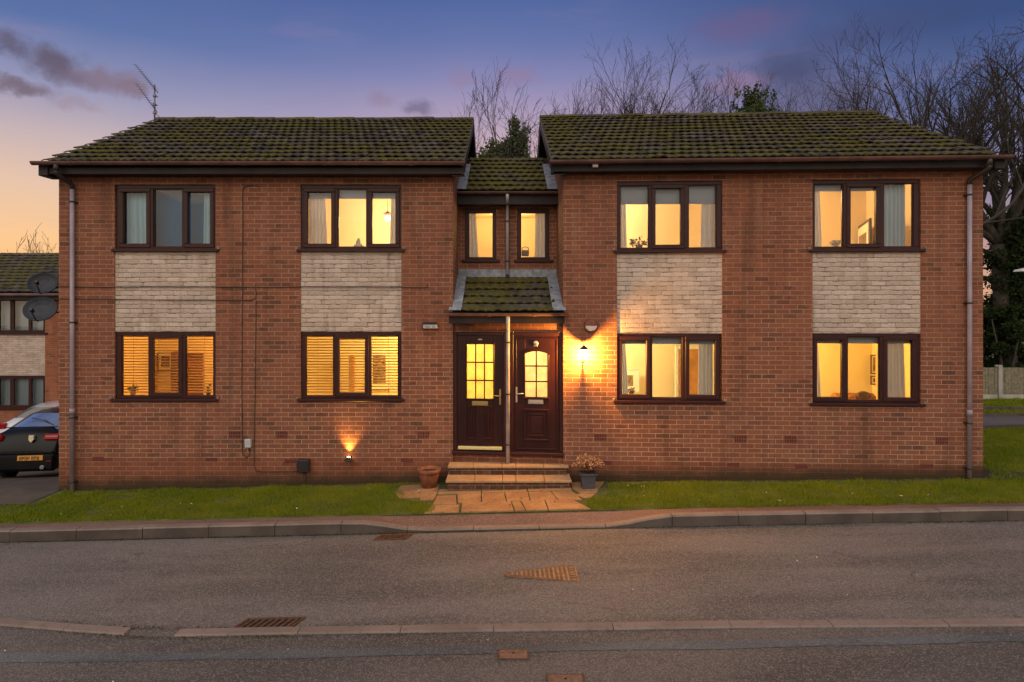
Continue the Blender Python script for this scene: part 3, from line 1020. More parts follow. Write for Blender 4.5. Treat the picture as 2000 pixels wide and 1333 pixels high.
c = MB(); c.tube([(ua, yr - .345, 5.18), (ua, yr - .345, 5.06)], .041, 12); c.tube([(ua, yr - .345, 5.08), (ua, yr - .345, 5.04), (ua - .01, yr - .32, 5.01), (ub + .01, yr - .09, 4.91), (ub, yr - .065, 4.88), (ub, yr - .065, 4.82)], .037, 12); c.build('swan_neck', M['pipe_dark'], o)

# ---- link roof
D0 = lambda u: 0.0
LKE = (11.52, 4.97); LKR = (13.62, 6.04)
mb = MB()
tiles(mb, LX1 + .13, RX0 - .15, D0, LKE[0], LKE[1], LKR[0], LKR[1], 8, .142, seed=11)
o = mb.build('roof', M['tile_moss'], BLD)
b2 = MB(); plain_slope(b2, lu0 + .002, lu1 - .002, D0, LKE[0] + .03, LKE[1] - .03, LKR[0], LKR[1] - .03, .04); b2.build('roof_deck', M['fascia'], o)
b2 = MB(); plain_slope(b2, lu0 + .002, lu1 - .002, D0, 15.8, LKE[1], LKR[0], LKR[1] - .002, .03); b2.build('rear_slope', M['tile'], o)
for a, b in ((lu0 + .002, LX1 + .17), (RX0 - .19, lu1 - .002)):
    f = MB(); plain_slope(f, a, b, D0, LKE[0] - .02, LKE[1] + .045, LKR[0] - .6, LKE[1] + (LKR[1] - LKE[1]) * (LKR[0] - .6 - LKE[0]) / 2.1 + .052, .012)
    f.build('flashing', M['lead'], BLD)
f = MB(); f.box(lu0 + .002, lu1 - .002, 11.545, 11.565, 4.73, 4.935, .004); f.build('fascia', M['fascia'], BLD)
f = MB(); f.box(lu0 + .002, lu1 - .002, 11.565, 11.80, 4.735, 4.748); f.build('soffit', M['fascia'], BLD)
gutter(lu0 + .004, lu1 - .004, D0, 11.49, 4.955, r=.052, clips=[-.3, .5])
xp = (991 - CX) / F * 11.72
o = downpipe([(xp, 11.49, 4.92), (xp, 11.49, 4.84), (xp, 11.53, 4.80), (xp, 11.70, 4.70), (xp, 11.73, 4.64), (xp, 11.73, 3.44)], [(xp, 11.73, 4.45), (xp, 11.73, 3.72)], BK, r=.03, mat='pipe_pale', clipw=.045)
c = MB(); c.tube([(xp, 11.73, 3.46), (xp, 11.66, 3.40)], .034, 10); c.build('pipe_shoe', M['pipe_dark'], o)

# ---- porch roof
PE, PR_ = (10.40, 2.80), (11.75, 3.42)
mb = MB()
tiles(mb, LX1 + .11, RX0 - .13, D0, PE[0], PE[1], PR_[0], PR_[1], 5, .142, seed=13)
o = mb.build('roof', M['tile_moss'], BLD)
b2 = MB(); plain_slope(b2, lu0 - .045, lu1 + .03, D0, PE[0] + .02, PE[1] - .03, 10.49, PE[1] - .03 + .62 / 1.35 * .07, .03); plain_slope(b2, lu0 + .002, lu1 - .002, D0, 10.50, PE[1] - .03 + .62 / 1.35 * .08, PR_[0], PR_[1] - .03, .04)
b2.build('roof_deck', M['fascia'], o)
sl = (PR_[1] - PE[1]) / (PR_[0] - PE[0])
for a, b, a2, b2_ in ((lu0 + .002, LX1 + .16, lu0 - .05, LX1 + .15), (RX0 - .18, lu1 - .002, RX0 - .17, lu1 + .035)):
    f = MB()
    plain_slope(f, a, b, D0, 10.70, PE[1] + sl * .30 + .05, PR_[0], PR_[1] + .05, .012)
    plain_slope(f, a2, b2_, D0, PE[0] - .01, PE[1] + .046, 10.48, PE[1] + sl * .08 + .05, .012)
    plain_slope(f, a, b, D0, 10.48, PE[1] + sl * .08 + .05, 10.70, PE[1] + sl * .30 + .05, .012)
    f.build('flashing', M['lead'], BLD)
f = MB()
f.box(lu0 + .003, lu1 - .003, 11.768, 11.79, 3.42, 3.575, .004)
f.build('flashing', M['lead'], BLD)
f = MB(); f.box(lu0 - .05, lu1 + .01, 10.43, 10.45, 2.615, 2.775, .004); f.build('fascia', M['fascia'], BLD)
f = MB(); f.box(lu0 + .002, lu1 - .002, 10.45, 10.68, 2.618, 2.632); f.build('soffit', M['fascia'], BLD)
gutter(lu0 - .07, lu1 + .075, D0, 10.375, 2.785, r=.05, clips=[-.25, .5])
xq = (992 - CX) / F * 10.45
o = downpipe([(xq, 10.39, 2.74), (xq, 10.39, 2.66), (xq, 10.42, 2.62), (xq, 10.52, 2.50), (xq, 10.545, 2.46), (xq, 10.545, .31)], [(xq, 10.545, 2.30), (xq, 10.545, .62), (xq, 10.545, 1.45)], BP, r=.032, mat='pipe_pale', clipw=.045)


# ---- front doors
def door(u0, u1, lab, kind):
    P = BP.P
    z0, z1 = DOORZ, DTOP
    fr = MB(P)
    fw = .062
    v0, v1 = -.005, .075
    fr.box(u0, u0 + fw, v0, v1, z0, z1, .008); fr.box(u1 - fw, u1, v0, v1, z0, z1, .008)
    fr.box(u0 + fw, u1 - fw, v0 + .001, v1, z1 - fw, z1, .008)
    fr.box(u0 + fw - .004, u0 + fw + .02, .057, v1 - .001, z0, z1 - fw); fr.box(u1 - fw - .02, u1 - fw + .004, .057, v1 - .001, z0, z1 - fw); fr.box(u0 + fw, u1 - fw, .0575, v1 - .002, z1 - fw - .02, z1 - fw + .004)
    o = fr.build('door', M['frame'], BLD, label=lab)
    s = MB(P); s.box(u0 - .02, u1 + .01, -.075, .05, z0 - .055, z0 - .002, .01); s.build('door_sill', M['frame'], o)
    a, b = u0 + fw + .0005, u1 - fw - .0005
    ly0, ly1 = .012, .056
    W = b - a
    zb, zt = z0 - .001, z1 - fw - .0005
    lf = MB(P)
    if kind == 9:
        ga, gb, g0, g1 = a + .165, b - .165, zb + .865, zt - .145
        pcols, prows, arch = 3, 3, 0
    else:
        ga, gb, g0, g1 = a + .195, b - .195, zb + .905, zt - .245
        pcols, prows, arch = 2, 3, .05
    lf.box(a, ga, ly0, ly1, zb, zt, .004); lf.box(gb, b, ly0, ly1, zb, zt, .004)
    lf.box(ga, gb, ly0 + .0005, ly1, zb, g0, .002); lf.box(ga, gb, ly0 + .0005, ly1, g1, zt, .002)
    lf.build('door_leaf', M['door'], o)
    # moulded panels
    pm = MB(P)

    def ring(x0, x1, za, zb_, w, d, q=0):
        f = ly0 - d
        pm.box(x0, x1, f, ly0, zb_ - w, zb_, .007); pm.box(x0, x1, f, ly0, za, za + w, .007)
        pm.box(x0, x0 + w, f + .001, ly0, za + w, zb_ - w, .007); pm.box(x1 - w, x1, f + .001, ly0, za + w, zb_ - w, .007)
    if kind == 9:
        mid = (a + b) / 2
        for x0, x1 in ((ga + .01, mid - .075), (mid + .075, gb - .01)):
            ring(x0, x1, zb + .19, zb + .745, .026, .016)
            pm.box(x0 + .05, x1 - .05, ly0 - .012, ly0, zb + .24, zb + .695, .011)
        ring(ga - .022, gb + .022, g0 - .022, g1 + .022, .02, .014)
    else:
        ring(ga - .03, gb + .03, zb + .18, zb + .71, .034, .02)
        ring(ga + .045, gb - .045, zb + .255, zb + .635, .026, .014)
        pm.box(ga + .09, gb - .09, ly0 - .010, ly0, zb + .30, zb + .59, .009)
        ring(a + .03, b - .03, zb + .035, zt - .035, .022, .010)
        fb = ly0 - .018                              # arched bead round the glass
        pm.box(ga - .028, ga, fb, ly0, g0 - .028, g1 - .01 - arch, .008); pm.box(gb, gb + .028, fb, ly0, g0 - .028, g1 - .01 - arch, .008)
        pm.box(ga - .04, gb + .04, fb - .004, ly0, g0 - .034, g0 - .003, .008)
        n = 10
        for i in range(n):
            t0, t1 = i / n, (i + 1) / n
            x0, x1 = ga - .028 + (gb - ga + .056) * t0, ga - .028 + (gb - ga + .056) * t1
            h0, h1 = arch * (4 * t0 * (1 - t0) - 1), arch * (4 * t1 * (1 - t1) - 1)
            pts = [(x0, g1 - .01 + h0), (x1, g1 - .01 + h1), (x1, g1 + .02 + h1), (x0, g1 + .02 + h0)]
            pm.prism(pts, fb, ly0, axis=1)
            pm.prism([(x0, g1 - .005 + h0), (x1, g1 - .005 + h1), (x1, g1 + .03), (x0, g1 + .03)], ly0 - .0015, ly0 + .019, axis=1)
    pm.build('moulding', M['door'], o)
    gp = MB(P); gp.box(ga, gb, ly0 + .02, ly0 + .026, g0, g1); gp.build('pane', M['frost'], o)
    gb_ = MB(P)
    bw = .011
    for i in range(1, pcols):
        x = ga + (gb - ga) * i / pcols
        gb_.box(x - bw, x + bw, ly0 + .004, ly0 + .019, g0, g1)
    for i in range(1, prows):
        z = g0 + (g1 - g0) * i / prows
        gb_.box(ga, gb, ly0 + .0045, ly0 + .0185, z - bw, z + bw)
    gb_.build('glazing_bar', M['door'], o)
    # letter plate
    mx = (a + b) / 2 + (.0 if kind == 9 else -.01)
    lw = .135 if kind == 9 else .125
    l = MB(P); l.box(mx - lw, mx + lw, ly0 - .012, ly0, g0 - .115, g0 - .04, .004); l.box(mx - lw + .02, mx + lw - .02, ly0 - .018, ly0 - .012, g0 - .10, g0 - .055, .003)
    l.build('letter_plate', M['brass' if kind == 9 else 'steel'], o)
    hx = b - .05 if kind == 9 else a + .048
    dirn = -1 if kind == 9 else 1
    h = MB(P); zc = g0 + .055
    h.box(hx - .016, hx + .016, ly0 - .011, ly0, zc - .15, zc + .11, .006)
    h.tube([(hx, ly0 - .011, zc), (hx, ly0 - .05, zc), (hx + dirn * .03, ly0 - .055, zc), (hx + dirn * .115, ly0 - .052, zc + .008)], .0095, 8)
    h.lathe([(.011, 0), (.011, .006)], (hx, ly0 - .011, zc - .095), 10, (0, -1, 0))
    h.build('door_handle', M['brass' if kind == 9 else 'steel'], o)
    if kind == 9:
        t = MB(P); t.box(a + .015, b - .015, -.045, .012, zb + .02, zb + .075, .010); t.build('weather_bar', M['gilt'], o)
        t = MB(P); t.box(mx - .033, mx + .033, ly0 - .004, ly0, zt - .075, zt - .055, .002); t.build('number_plate', M['steel'], o)
    else:
        t = MB(P); t.lathe([(.036, 0), (.044, .008), (.036, .022), (.01, .026)], (mx, ly0, g1 + .125), 14, (0, -1, 0))
        t.box(mx - .03, mx + .03, ly0 - .016, ly0, g1 + .068, g1 + .10, .008)
        t.build('door_knocker', M['steel'], o)
    return ga, gb, g0, g1


door(dl0, dl1, 'left front door with nine small square panes and two lower panels', 9)
door(dr0, dr1, 'right front door with arched six pane light and one lower panel', 6)
jp = MB(BP.P); jp.box(dl1 + .001, dr0 - .001, .0, .05, DOORZ, DTOP); jp.build('door_post', M['frame'], BLD)

# ---- vents in the brickwork
for blk, px, py in [(BL, 822, 853), (BL, 548, 851), (BL, 455, 852), (BR, 1178, 857), (BR, 1440, 860), (BR, 1550, 861), (BR, 1840, 863)]:
    u, z = blk.u(px), blk.z(px, py)
    u = round(u / .1125) * .1125; z = round(z / .075) * .075
    v = MB(blk.P); w, h = .1025, .068
    v.box(u - w, u + w, -.004, .01, z - h, z - h + .018, .002); v.box(u - w, u + w, -.004, .01, z + h - .018, z + h, .002)
    for i in range(8):
        x = u - w + (2 * w - .014) * i / 7
        v.box(x, x + .014, -.004, .01, z - h + .018, z + h - .018, .002)
    v.box(u - w, u + w, -.003, .009, z - .009, z + .009)
    o = v.build('air_brick', M['vent'], BLD)
    d = MB(blk.P); d.box(u - w + .003, u + w - .003, -.0012, .006, z - h + .003, z + h - .003); d.build('air_brick_dark_plate', M['hole'], o)  # black plate paints the shade in the slots
for blk, px, py in [(BL, 192, 897), (BL, 413, 898), (BL, 567, 901), (BL, 795, 899), (BR, 1182, 904), (BR, 1432, 908), (BR, 1565, 911), (BR, 1810, 911)]:
    u, z = blk.u(px), blk.z(px, py)
    v = MB(blk.P); v.box(u - .1, u + .1, -.004, .01, z - .032, z + .032, .004)
    for i in range(3): v.box(u - .06 + i * .05, u - .05 + i * .05, -.006, -.004, z - .022, z + .022)
    v.build('brick_vent', M['weep'], BLD)
# strip of dirt and concrete haunching against the wall foot
# ================================================================ BEHIND THE WINDOWS
def room(blk, u0, u1, z0, z1, depth, mat, v0=.02):
    mb = MB(blk.P)
    a, b, c, d = u0, u1, z0, z1
    f, k = v0, depth
    mb.face([(a, k, c), (b, k, c), (b, k, d), (a, k, d)])
    mb.face([(a, f, c), (a, k, c), (a, k, d), (a, f, d)])
    mb.face([(b, k, c), (b, f, c), (b, f, d), (b, k, d)])
    mb.face([(a, f, d), (a, k, d), (b, k, d), (b, f, d)])
    mb.face([(a, k, c), (a, f, c), (b, f, c), (b, k, c)])
    mb.build('room', mat, BLD)


def lamp(name, loc, col, watts, r=.10):
    l = bpy.data.lights.new(name, 'POINT'); l.energy = watts; l.color = col; l.shadow_soft_size = r
    o = bpy.data.objects.new(name, l); o.location = loc; COL.objects.link(o)
    return o


def curtain(blk, t0, t1, b0, b1, z0, z1, v, label, pleats=5, mat='curtain', amp=.022, seed=0):
    rg = random.Random(seed)
    ph = rg.uniform(0, 6)
    nu, nz = pleats * 8, 8
    vs, fs = [], []
    jit = [rg.uniform(.6, 1.3) for _ in range(nu + 1)]
    for side in (0, 1):
        for j in range(nz + 1):
            t = j / nz
            z = z0 + (z1 - z0) * t
            e0, e1 = b0 + (t0 - b0) * t ** 1.2, b1 + (t1 - b1) * t ** 1.2
            for i in range(nu + 1):
                q = i / nu
                w = math.sin(q * pleats * 2 * math.pi + ph + .5 * math.sin(q * 9)) * amp * jit[i] * (.75 + .25 * (1 - t))
                vs.append(blk.P(e0 + (e1 - e0) * q, v + w + side * .004, z))
    n1 = (nz + 1) * (nu + 1)
    for s in (0, 1):
        for j in range(nz):
            for i in range(nu):
                a = s * n1 + j * (nu + 1) + i
                q = [a, a + 1, a + nu + 2, a + nu + 1]
                fs.append(q if s == 0 else q[::-1])
    o = mesh_np('curtain', vs, fs, 4, M[mat], None, True, label=label, cat='curtain', group='curtains behind the windows')
    return o


def cloth_panel(blk, u0, u1, z0, z1, v, label, mat='blind'):
    b = MB(blk.P); b.box(u0, u1, v, v + .006, z0, z1)
    b.box(u0, u1, v - .003, v + .009, z0 - .02, z0, .003)
    b.build('window_cloth', M[mat], None, label, 'blind', 'short blinds at the window heads')


def venetian(blk, u0, u1, z0, z1, v, label, tilt=28):
    b = MB(blk.P)
    pitch, w = .047, .05
    n = int((z1 - z0) / pitch)
    c, s = math.cos(R(tilt)) * w / 2, math.sin(R(tilt)) * w / 2
    for i in range(n):
        z = z1 - .03 - pitch * i
        p = [(u0, v - c, z - s), (u1, v - c, z - s), (u1, v, z + .004), (u0, v, z + .004)]
        q = [(u0, v, z + .004), (u1, v, z + .004), (u1, v + c, z + s), (u0, v + c, z + s)]
        b.face(p, True); b.face(q, True)
        b.face([(x, y, zz - .002) for x, y, zz in p][::-1]); b.face([(x, y, zz - .002) for x, y, zz in q][::-1])
    o = b.build('venetian_blind', M['slat'], None, label, 'blind', 'slatted blinds of the ground floor')
    h = MB(blk.P); h.box(u0, u1, v - .025, v + .025, z1 - .01, z1 + .035, .004); h.build('head_rail', M['slat'], o)
    h = MB(blk.P)
    for k in (.12, .88): h.tube([(u0 + (u1 - u0) * k, v - .027, z0), (u0 + (u1 - u0) * k, v - .027, z1)], .003, 5)
    h.build('ladder_cord', M['slat'], o)
    return o


def picture(blk, u0, u1, z0, z1, v, label, frame='darkwood', mount=.05, side=None):
    """framed print hung on the back wall (or on a side wall when side is given)"""
    fr = MB(blk.P); p = MB(blk.P); mt = MB(blk.P)
    fw = .022
    def bx(mb, a, b, c, d, d0, d1):
        if side is None: mb.box(a, b, v - d1, v - d0, c, d, .003)
        else:
            s = 1 if side[1] > 0 else -1
            mb.box(side[0] + s * d0, side[0] + s * d1, a, b, c, d, .003)
    bx(fr, u0, u1, z1 - fw, z1, .004, .03); bx(fr, u0, u1, z0, z0 + fw, .004, .03)
    bx(fr, u0, u0 + fw, z0 + fw, z1 - fw, .004, .0295); bx(fr, u1 - fw, u1, z0 + fw, z1 - fw, .004, .0295)
    o = fr.build('framed_picture', M[frame], None, label, 'picture', 'pictures hung inside the flats')
    bx(mt, u0 + fw, u1 - fw, z0 + fw, z1 - fw, .004, .016); mt.build('mount', M['mount'], o)
    m_ = fw + mount
    bx(p, u0 + m_, u1 - m_, z0 + m_, z1 - m_, .010, .020); p.build('print', M['picture'], o)
    return o


def leafy(name, blk, u, v, z, ru, rz, n, size, label, cat, mat, pot=None, seed=1, stem=None):
    rg = random.Random(seed)
    o = None
    b = MB(blk.P)
    for i in range(n):
        a, r, h = rg.uniform(0, 6.28), rg.random() ** .6, rg.random()
        c = Vector((u + math.cos(a) * r * ru, v + math.sin(a) * r * ru * .6, z + h * rz * (1.1 - .5 * r)))
        d = Vector((math.cos(a), math.sin(a) * .6, rg.uniform(-.3, .8))).normalized()
        w = d.cross(Vector((rg.uniform(-1, 1), rg.uniform(-1, 1), rg.uniform(-1, 1)))).normalized()
        l = size * rg.uniform(.7, 1.3)
        b.face([c - d * l * .5, c + w * l * .28, c + d * l * .5, c - w * l * .28])
    root = b.build(name, M[mat], None, label, cat)
    s = MB(blk.P)
    for i in range(max(5, n // 12)):
        a, r = rg.uniform(0, 6.28), rg.random()
        s.tube([(u, v, z - .05), (u + math.cos(a) * r * ru * .5, v + math.sin(a) * r * ru * .3, z + rz * .4), (u + math.cos(a) * r * ru, v + math.sin(a) * r * ru * .6, z + rz * rg.uniform(.5, .95))], .004, 4)
    s.build('stem', M[stem or mat], root)
    if pot:
        p = MB(blk.P)
        h = pot[1]
        p.lathe([(pot[0] * .7, 0), (pot[0], h), (pot[0] * 1.08, h), (pot[0] * 1.08, h + .015)], (u, v, z - h), 14)
        p.build('pot', M[pot[2]], root)
    return root


def win(i): return WINDOWS[i]


def wspan(w):
    blk, x0, x1, y0, y1 = w[:5]
    xm = (x0 + x1) / 2
    return blk, blk.u(x0), blk.u(x1), blk.z(xm, y1), blk.z(xm, y0)


K_ROOM = 1.0
SPEC = {  # light colour, watts, room depth
    1: ((1, .66, .36), 108, 2.6), 2: ((1, .50, .12), 125, 2.4), 3: ((1, .66, .20), 180, 2.2), 4: ((1, .72, .40), 170, 2.6),
    5: ((1, .66, .32), 150, 2.6), 6: ((1, .80, .40), 150, 2.4), 7: ((1, .66, .19), 170, 2.4)}
for i, w in enumerate(WINDOWS):
    blk, u0, u1, zb, zt = wspan(w)
    room(blk, u0 - .58, u1 + .58, zb - .9, zt + .27, SPEC[i][2] if i in SPEC else 2.4, M['wall_warm' if i in SPEC else 'wall_cool'])
    if i in SPEC:
        c, p, d = SPEC[i]
        # the ceiling light of each room hangs out of sight on the stairwell side
        ux = u1 + .30 if u1 < 0 else u0 - .30
        if i == 1:
            ux = blk.u(757); zz = blk.z(757, 428)
            D = 12.2; ux = (757 - CX) / F * D; zz = CZ + (HY - 427) / F * D
            pd = MB(); pd.ell((ux, D, zz), (.05, .05, .06), 12, 8)
            root = empty('ceiling_light', (ux, D, zz), 'glowing pendant ceiling bulb in the upper room of the left block', 'ceiling light')
            pd.build('bulb', M['bulb'], root)
            pd = MB(); pd.lathe([(.10, 0), (.02, .05), (.012, .06)], (ux, D, zz + .075), 14); pd.build('lamp_cap', M['shade'], root)
            pd = MB(); pd.tube([(ux, D, zz + .12), (ux, D, zt + .26)], .005, 6); pd.build('flex', M['white'], root)
            lamp('room_light', (ux, D - .02, zz - .12), c, p * .9, .06)
        else:
            lamp('room_light', (ux, blk.D(ux) + (1.75 if i in (4, 5) else 1.2), zt + .02), c, p * (.85 if i in (4, 5) else 1.0), .12)

for a, b, cx in ((-.85, .04, -.42), (.07, .955, .53)):
    room(BK, a, b, 2.95, 4.72, 1.5, M['wall_warm'], .02)
    lamp('room_light', (.0 if cx < 0 else .12, 12.5, 4.55), (1, .62, .22), 36, .08)
for a, b, cx in ((-.83, .035, -.42), (.075, .945, .53)):
    room(BP, a, b, .48, 2.58, 1.9, M['wall_warm'], .085)
    lamp('hall_light', (cx, 12.0, 2.40), (1, .66, .14) if cx < 0 else (1, .76, .36), 66, .08)

# ---- drapery
CV = .19
def drape(i, side, wtop, wbot, label, mat='curtain', pleats=4, z0=None, drop=0.0):
    blk, u0, u1, zb, zt = wspan(win(i))
    px = lambda p: blk.u(p)
    a = (px(wtop[0]), px(wtop[1])); b = (px(wbot[0]), px(wbot[1]))
    curtain(blk, a[0], a[1], b[0], b[1], zb - .02, zt - .02 - drop, CV, label, pleats, mat, seed=i * 7 + (side == 'r'))


drape(0, 'l', (236, 280), (236, 287), 'pale blue curtain at the left of the unlit upper window', 'curtain_sky', 5)
drape(0, 'r', (388, 412), (386, 414), 'pale blue curtain at the right of the unlit upper window', 'curtain_sky', 4)
drape(1, 'l', (596, 628), (596, 633), 'grey pleated curtain left of the glowing ceiling bulb', pleats=5)
drape(1, 'r', (760, 780), (757, 780), 'narrow curtain right of the glowing ceiling bulb', pleats=3)
drape(4, 'l', (1206, 1226), (1206, 1229), 'white curtain left of the deep grey band', pleats=3)
drape(4, 'r', (1378, 1408), (1375, 1408), 'white curtain right of the deep grey band', pleats=3)
drape(5, 'l', (1588, 1611), (1588, 1616), 'grey white curtain left of the leaning picture', pleats=3)
drape(5, 'r', (1733, 1783), (1733, 1783), 'wide cool grey curtain in the upper window at the far right', 'curtain_blue', pleats=6)
drape(6, 'l', (1208, 1224), (1208, 1231), 'curtain beside the wall lantern, left in its window', pleats=3)
drape(6, 'r', (1372, 1400), (1370, 1400), 'pinkish pleated curtain next to the oak door', pleats=4)
drape(7, 'l', (1592, 1608), (1592, 1616), 'slim lilac grey curtain left of the sofa', pleats=3)
drape(7, 'r', (1741, 1779), (1737, 1783), 'wide pleated grey curtain right of the two prints', pleats=6)
for i, (t, b, lab, s) in enumerate([((912, 928), (912, 934), 'curtain in the left narrow link window', 3), ((1046, 1068), (1046, 1068), 'curtain in the right narrow link window', 4)]):
    w = LINKW[i]; xm = (w[1] + w[2]) / 2
    curtain(BK, BK.u(t[0]), BK.u(t[1]), BK.u(b[0]), BK.u(b[1]), BK.z(xm, w[4]), BK.z(xm, w[3]) - .01, .15, lab, s, seed=50 + i, amp=.015)

blk, u0, u1, zb, zt = wspan(win(0))
n_ = MB(blk.P); n_.box(u0 + .02, u1 - .02, .30, .304, zb - .02, zt); n_.build('reflection_sheet', M['net'], None, 'added blue grey sheet painting the sky reflection in the unlit upper window', 'reflection sheet')  # added sheet; its blue paints the sky reflection of the glass
for i, yb, lab in ((1, 383.5, 'shallow lilac grey band above the glowing ceiling bulb'), (4, 394, 'deep grey band across the top of its upper window'),
                   (6, 671, 'shallow band over the oak door room'), (7, 670, 'shallow lilac band over the sofa room')):
    blk, u0, u1, zb, zt = wspan(win(i))
    cloth_panel(blk, u0 + .02, u1 - .02, blk.z((win(i)[1] + win(i)[2]) / 2, yb), zt - .01, .15, lab)  # grey cloth strip across the head of the window
blk, u0, u1, zb, zt = wspan(win(5))
cloth_panel(blk, u0 + .02, blk.u(1722), blk.z(1690, 368), zt - .01, .15, 'slim band above the leaning picture')
for i, lab, tl in ((2, 'orange lit slatted blind, partly open', 14), (3, 'bright yellow slatted blind in front of a framed print', 17)):
    blk, u0, u1, zb, zt = wspan(win(i))
    venetian(blk, u0 + .05, u1 - .05, zb + .03, zt - .06, .16, lab, tl)


# ---- things in the rooms; ray(px,py,D) = the point at distance D seen at that spot in the survey photograph
def at(px, py, D): return ((px - CX) / F * D, D, CZ + (HY - py) / F * D)


class Plain(Block):
    def __init__(s): pass
    def P(s, u, v, z): return (u, v, z)
    def D(s, u): return 0.0


PL = Plain()


def span(x0, x1, y0, y1, D):
    a = at(x0, y1, D); b = at(x1, y0, D)
    return a[0], b[0], a[2], b[2]


# lower left flat: standing screen, pictures, bookcase
a = span(240, 263, 686, 790, 12.4)
r0 = empty('floor_lamp', (sum(a[:2]) / 2, 12.4, 0), 'tall dark shaded floor lamp behind the orange blind', 'floor lamp')
b = MB(); xm = (a[0] + a[1]) / 2
b.lathe([(.05, 0), (.17, .25), (.19, .6), (.14, .95), (.03, 1.0)], (xm, 12.4, a[3] - 1.0), 14); b.build('lamp_shade', M['walnut'], r0)
b = MB(); b.tube([(xm, 12.4, .2), (xm, 12.4, a[3] - .9)], .015, 8); b.lathe([(.14, 0), (.14, .03)], (xm, 12.4, .18), 14); b.build('stand', M['darkwood'], r0)
u0, u1, z0, z1 = span(300, 331, 690, 727, 12.9)
picture(PL, u0, u1, z0, z1, 13.06, 'pale framed print behind the middle of the orange blind', 'walnut', .05)
u0, u1, z0, z1 = span(333, 346, 688, 800, 12.8)
b = MB(); b.box(u0, u1, 12.8, 13.05, .05, z1, .01); o = b.build('bookcase', M['walnut'], None, 'narrow walnut bookcase behind the orange blind', 'bookcase')
b = MB()
for k in range(5): b.box(u0 + .02, u1 - .02, 12.785, 12.80, .2 + k * .4, .22 + k * .4)
b.build('shelf', M['darkwood'], o)
u0, u1, z0, z1 = span(362, 396, 690, 830, 12.7)
b = MB(); b.box(u0, u1, 12.7, 12.75, .0, z1, .01); o = b.build('interior_door', M['walnut'], None, 'brown inner door seen through the orange blind', 'door')
b = MB(); b.box(u0 + .05, u1 - .05, 12.69, 12.70, .9, z1 - .1, .004); b.build('door_panel', M['walnut'], o)
b = MB(); b.lathe([(.02, 0), (.03, .03), (.02, .05)], (u1 - .06, 12.69, 1.0), 10, (0, -1, 0)); b.build('door_handle', M['brass'], o)
u, v, z = at(260, 774, 10.97)
leafy('vase_of_flowers', PL, u, v, z + .10, .09, .10, 40, .05, 'small grey vase of flowers on the sill under the floor lamp', 'vase', 'houseplant', (.05, .12, 'greybox'), 3)
u, v, z = at(407, 774, 10.97)
leafy('potted_plant', PL, u, v, z + .07, .06, .14, 30, .05, 'small dark potted plant right on the orange blind sill', 'plant', 'houseplant', (.04, .07, 'darkwood'), 4)
# lower flat, second window
u0, u1, z0, z1 = span(712, 760, 684, 764, 12.6)
picture(PL, u0, u1, z0, z1, 12.86, 'large cream mounted print seen through the yellow blind', 'mount', .09)
u0, u1, z0, z1 = span(681, 692, 694, 800, 12.6)
b = MB(); b.box(u0, u1, 12.6, 12.7, .1, z1, .01); b.build('coat_stand', M['oak'], None, 'slim orange upright stand behind the yellow blind', 'coat stand')
# upper left flat: ornament on the sill
u, v, z = at(700, 484, 10.99)
r0 = empty('china_figurine', (u, v, z), 'white china figurine on the upper sill beside the glowing bulb', 'figurine')
b = MB(); b.lathe([(.055, 0), (.06, .02), (.04, .07), (.045, .10), (.02, .125)], (u, v, z), 14); b.build('base', M['china'], r0)
b = MB(); b.ell((u + .005, v, z + .135), (.028, .028, .032), 10, 8); b.ell((u - .05, v, z + .03), (.03, .03, .028), 10, 6); b.ell((u + .055, v, z + .035), (.026, .026, .03), 10, 6); b.build('figure', M['china'], r0)
# upper right flat
u, v, z = at(1248, 481, 10.75)
leafy('potted_plant', PL, u, v, z, .17, .16, 70, .055, 'leafy dark plant on the sill under the deep grey band', 'plant', 'houseplant', (.06, .05, 'darkwood'), 8)
u, v, z = at(1632, 480, 10.62)
leafy('flower_bunch', PL, u, v, z + .02, .10, .08, 50, .05, 'grey bunch of flowers on the far right upper sill', 'flowers', 'china', (.05, .04, 'greybox'), 9)
xw = at(1699, 450, 12.75)[0]
u0, u1, z0, z1 = span(1676, 1699, 428, 500, 12.3)
b = MB()
p0, p1 = Vector((at(1676, 470, 12.75)[0], 12.75, 0)), Vector((at(1699, 470, 11.5)[0], 11.5, 0))
d = (p1 - p0).normalized(); nn = Vector((-d.y, d.x, 0))
def slantbox(t0, t1, za, zb_, n0, n1):
    q = [p0 + d * t0 + nn * n0, p0 + d * t1 + nn * n0, p0 + d * t1 + nn * n1, p0 + d * t0 + nn * n1]
    m_ = MB(); m_.prism([(k.x, k.y) for k in q], za, zb_); return m_
Lp = (p1 - p0).length
zt_ = CZ + (HY - 436) / F * 12.2
fr = slantbox(0, Lp, 3.4, zt_, 0, .03).build('framed_picture', M['darkwood'], None, 'tall picture leaning at an angle in the far right upper room', 'picture', 'pictures hung inside the flats')
slantbox(.05, Lp - .12, 3.45, zt_ - .06, -.01, -.001).build('mount', M['mount'], fr)
slantbox(.22, Lp - .30, 3.55, zt_ - .22, -.016, -.011).build('print', M['picture'], fr)
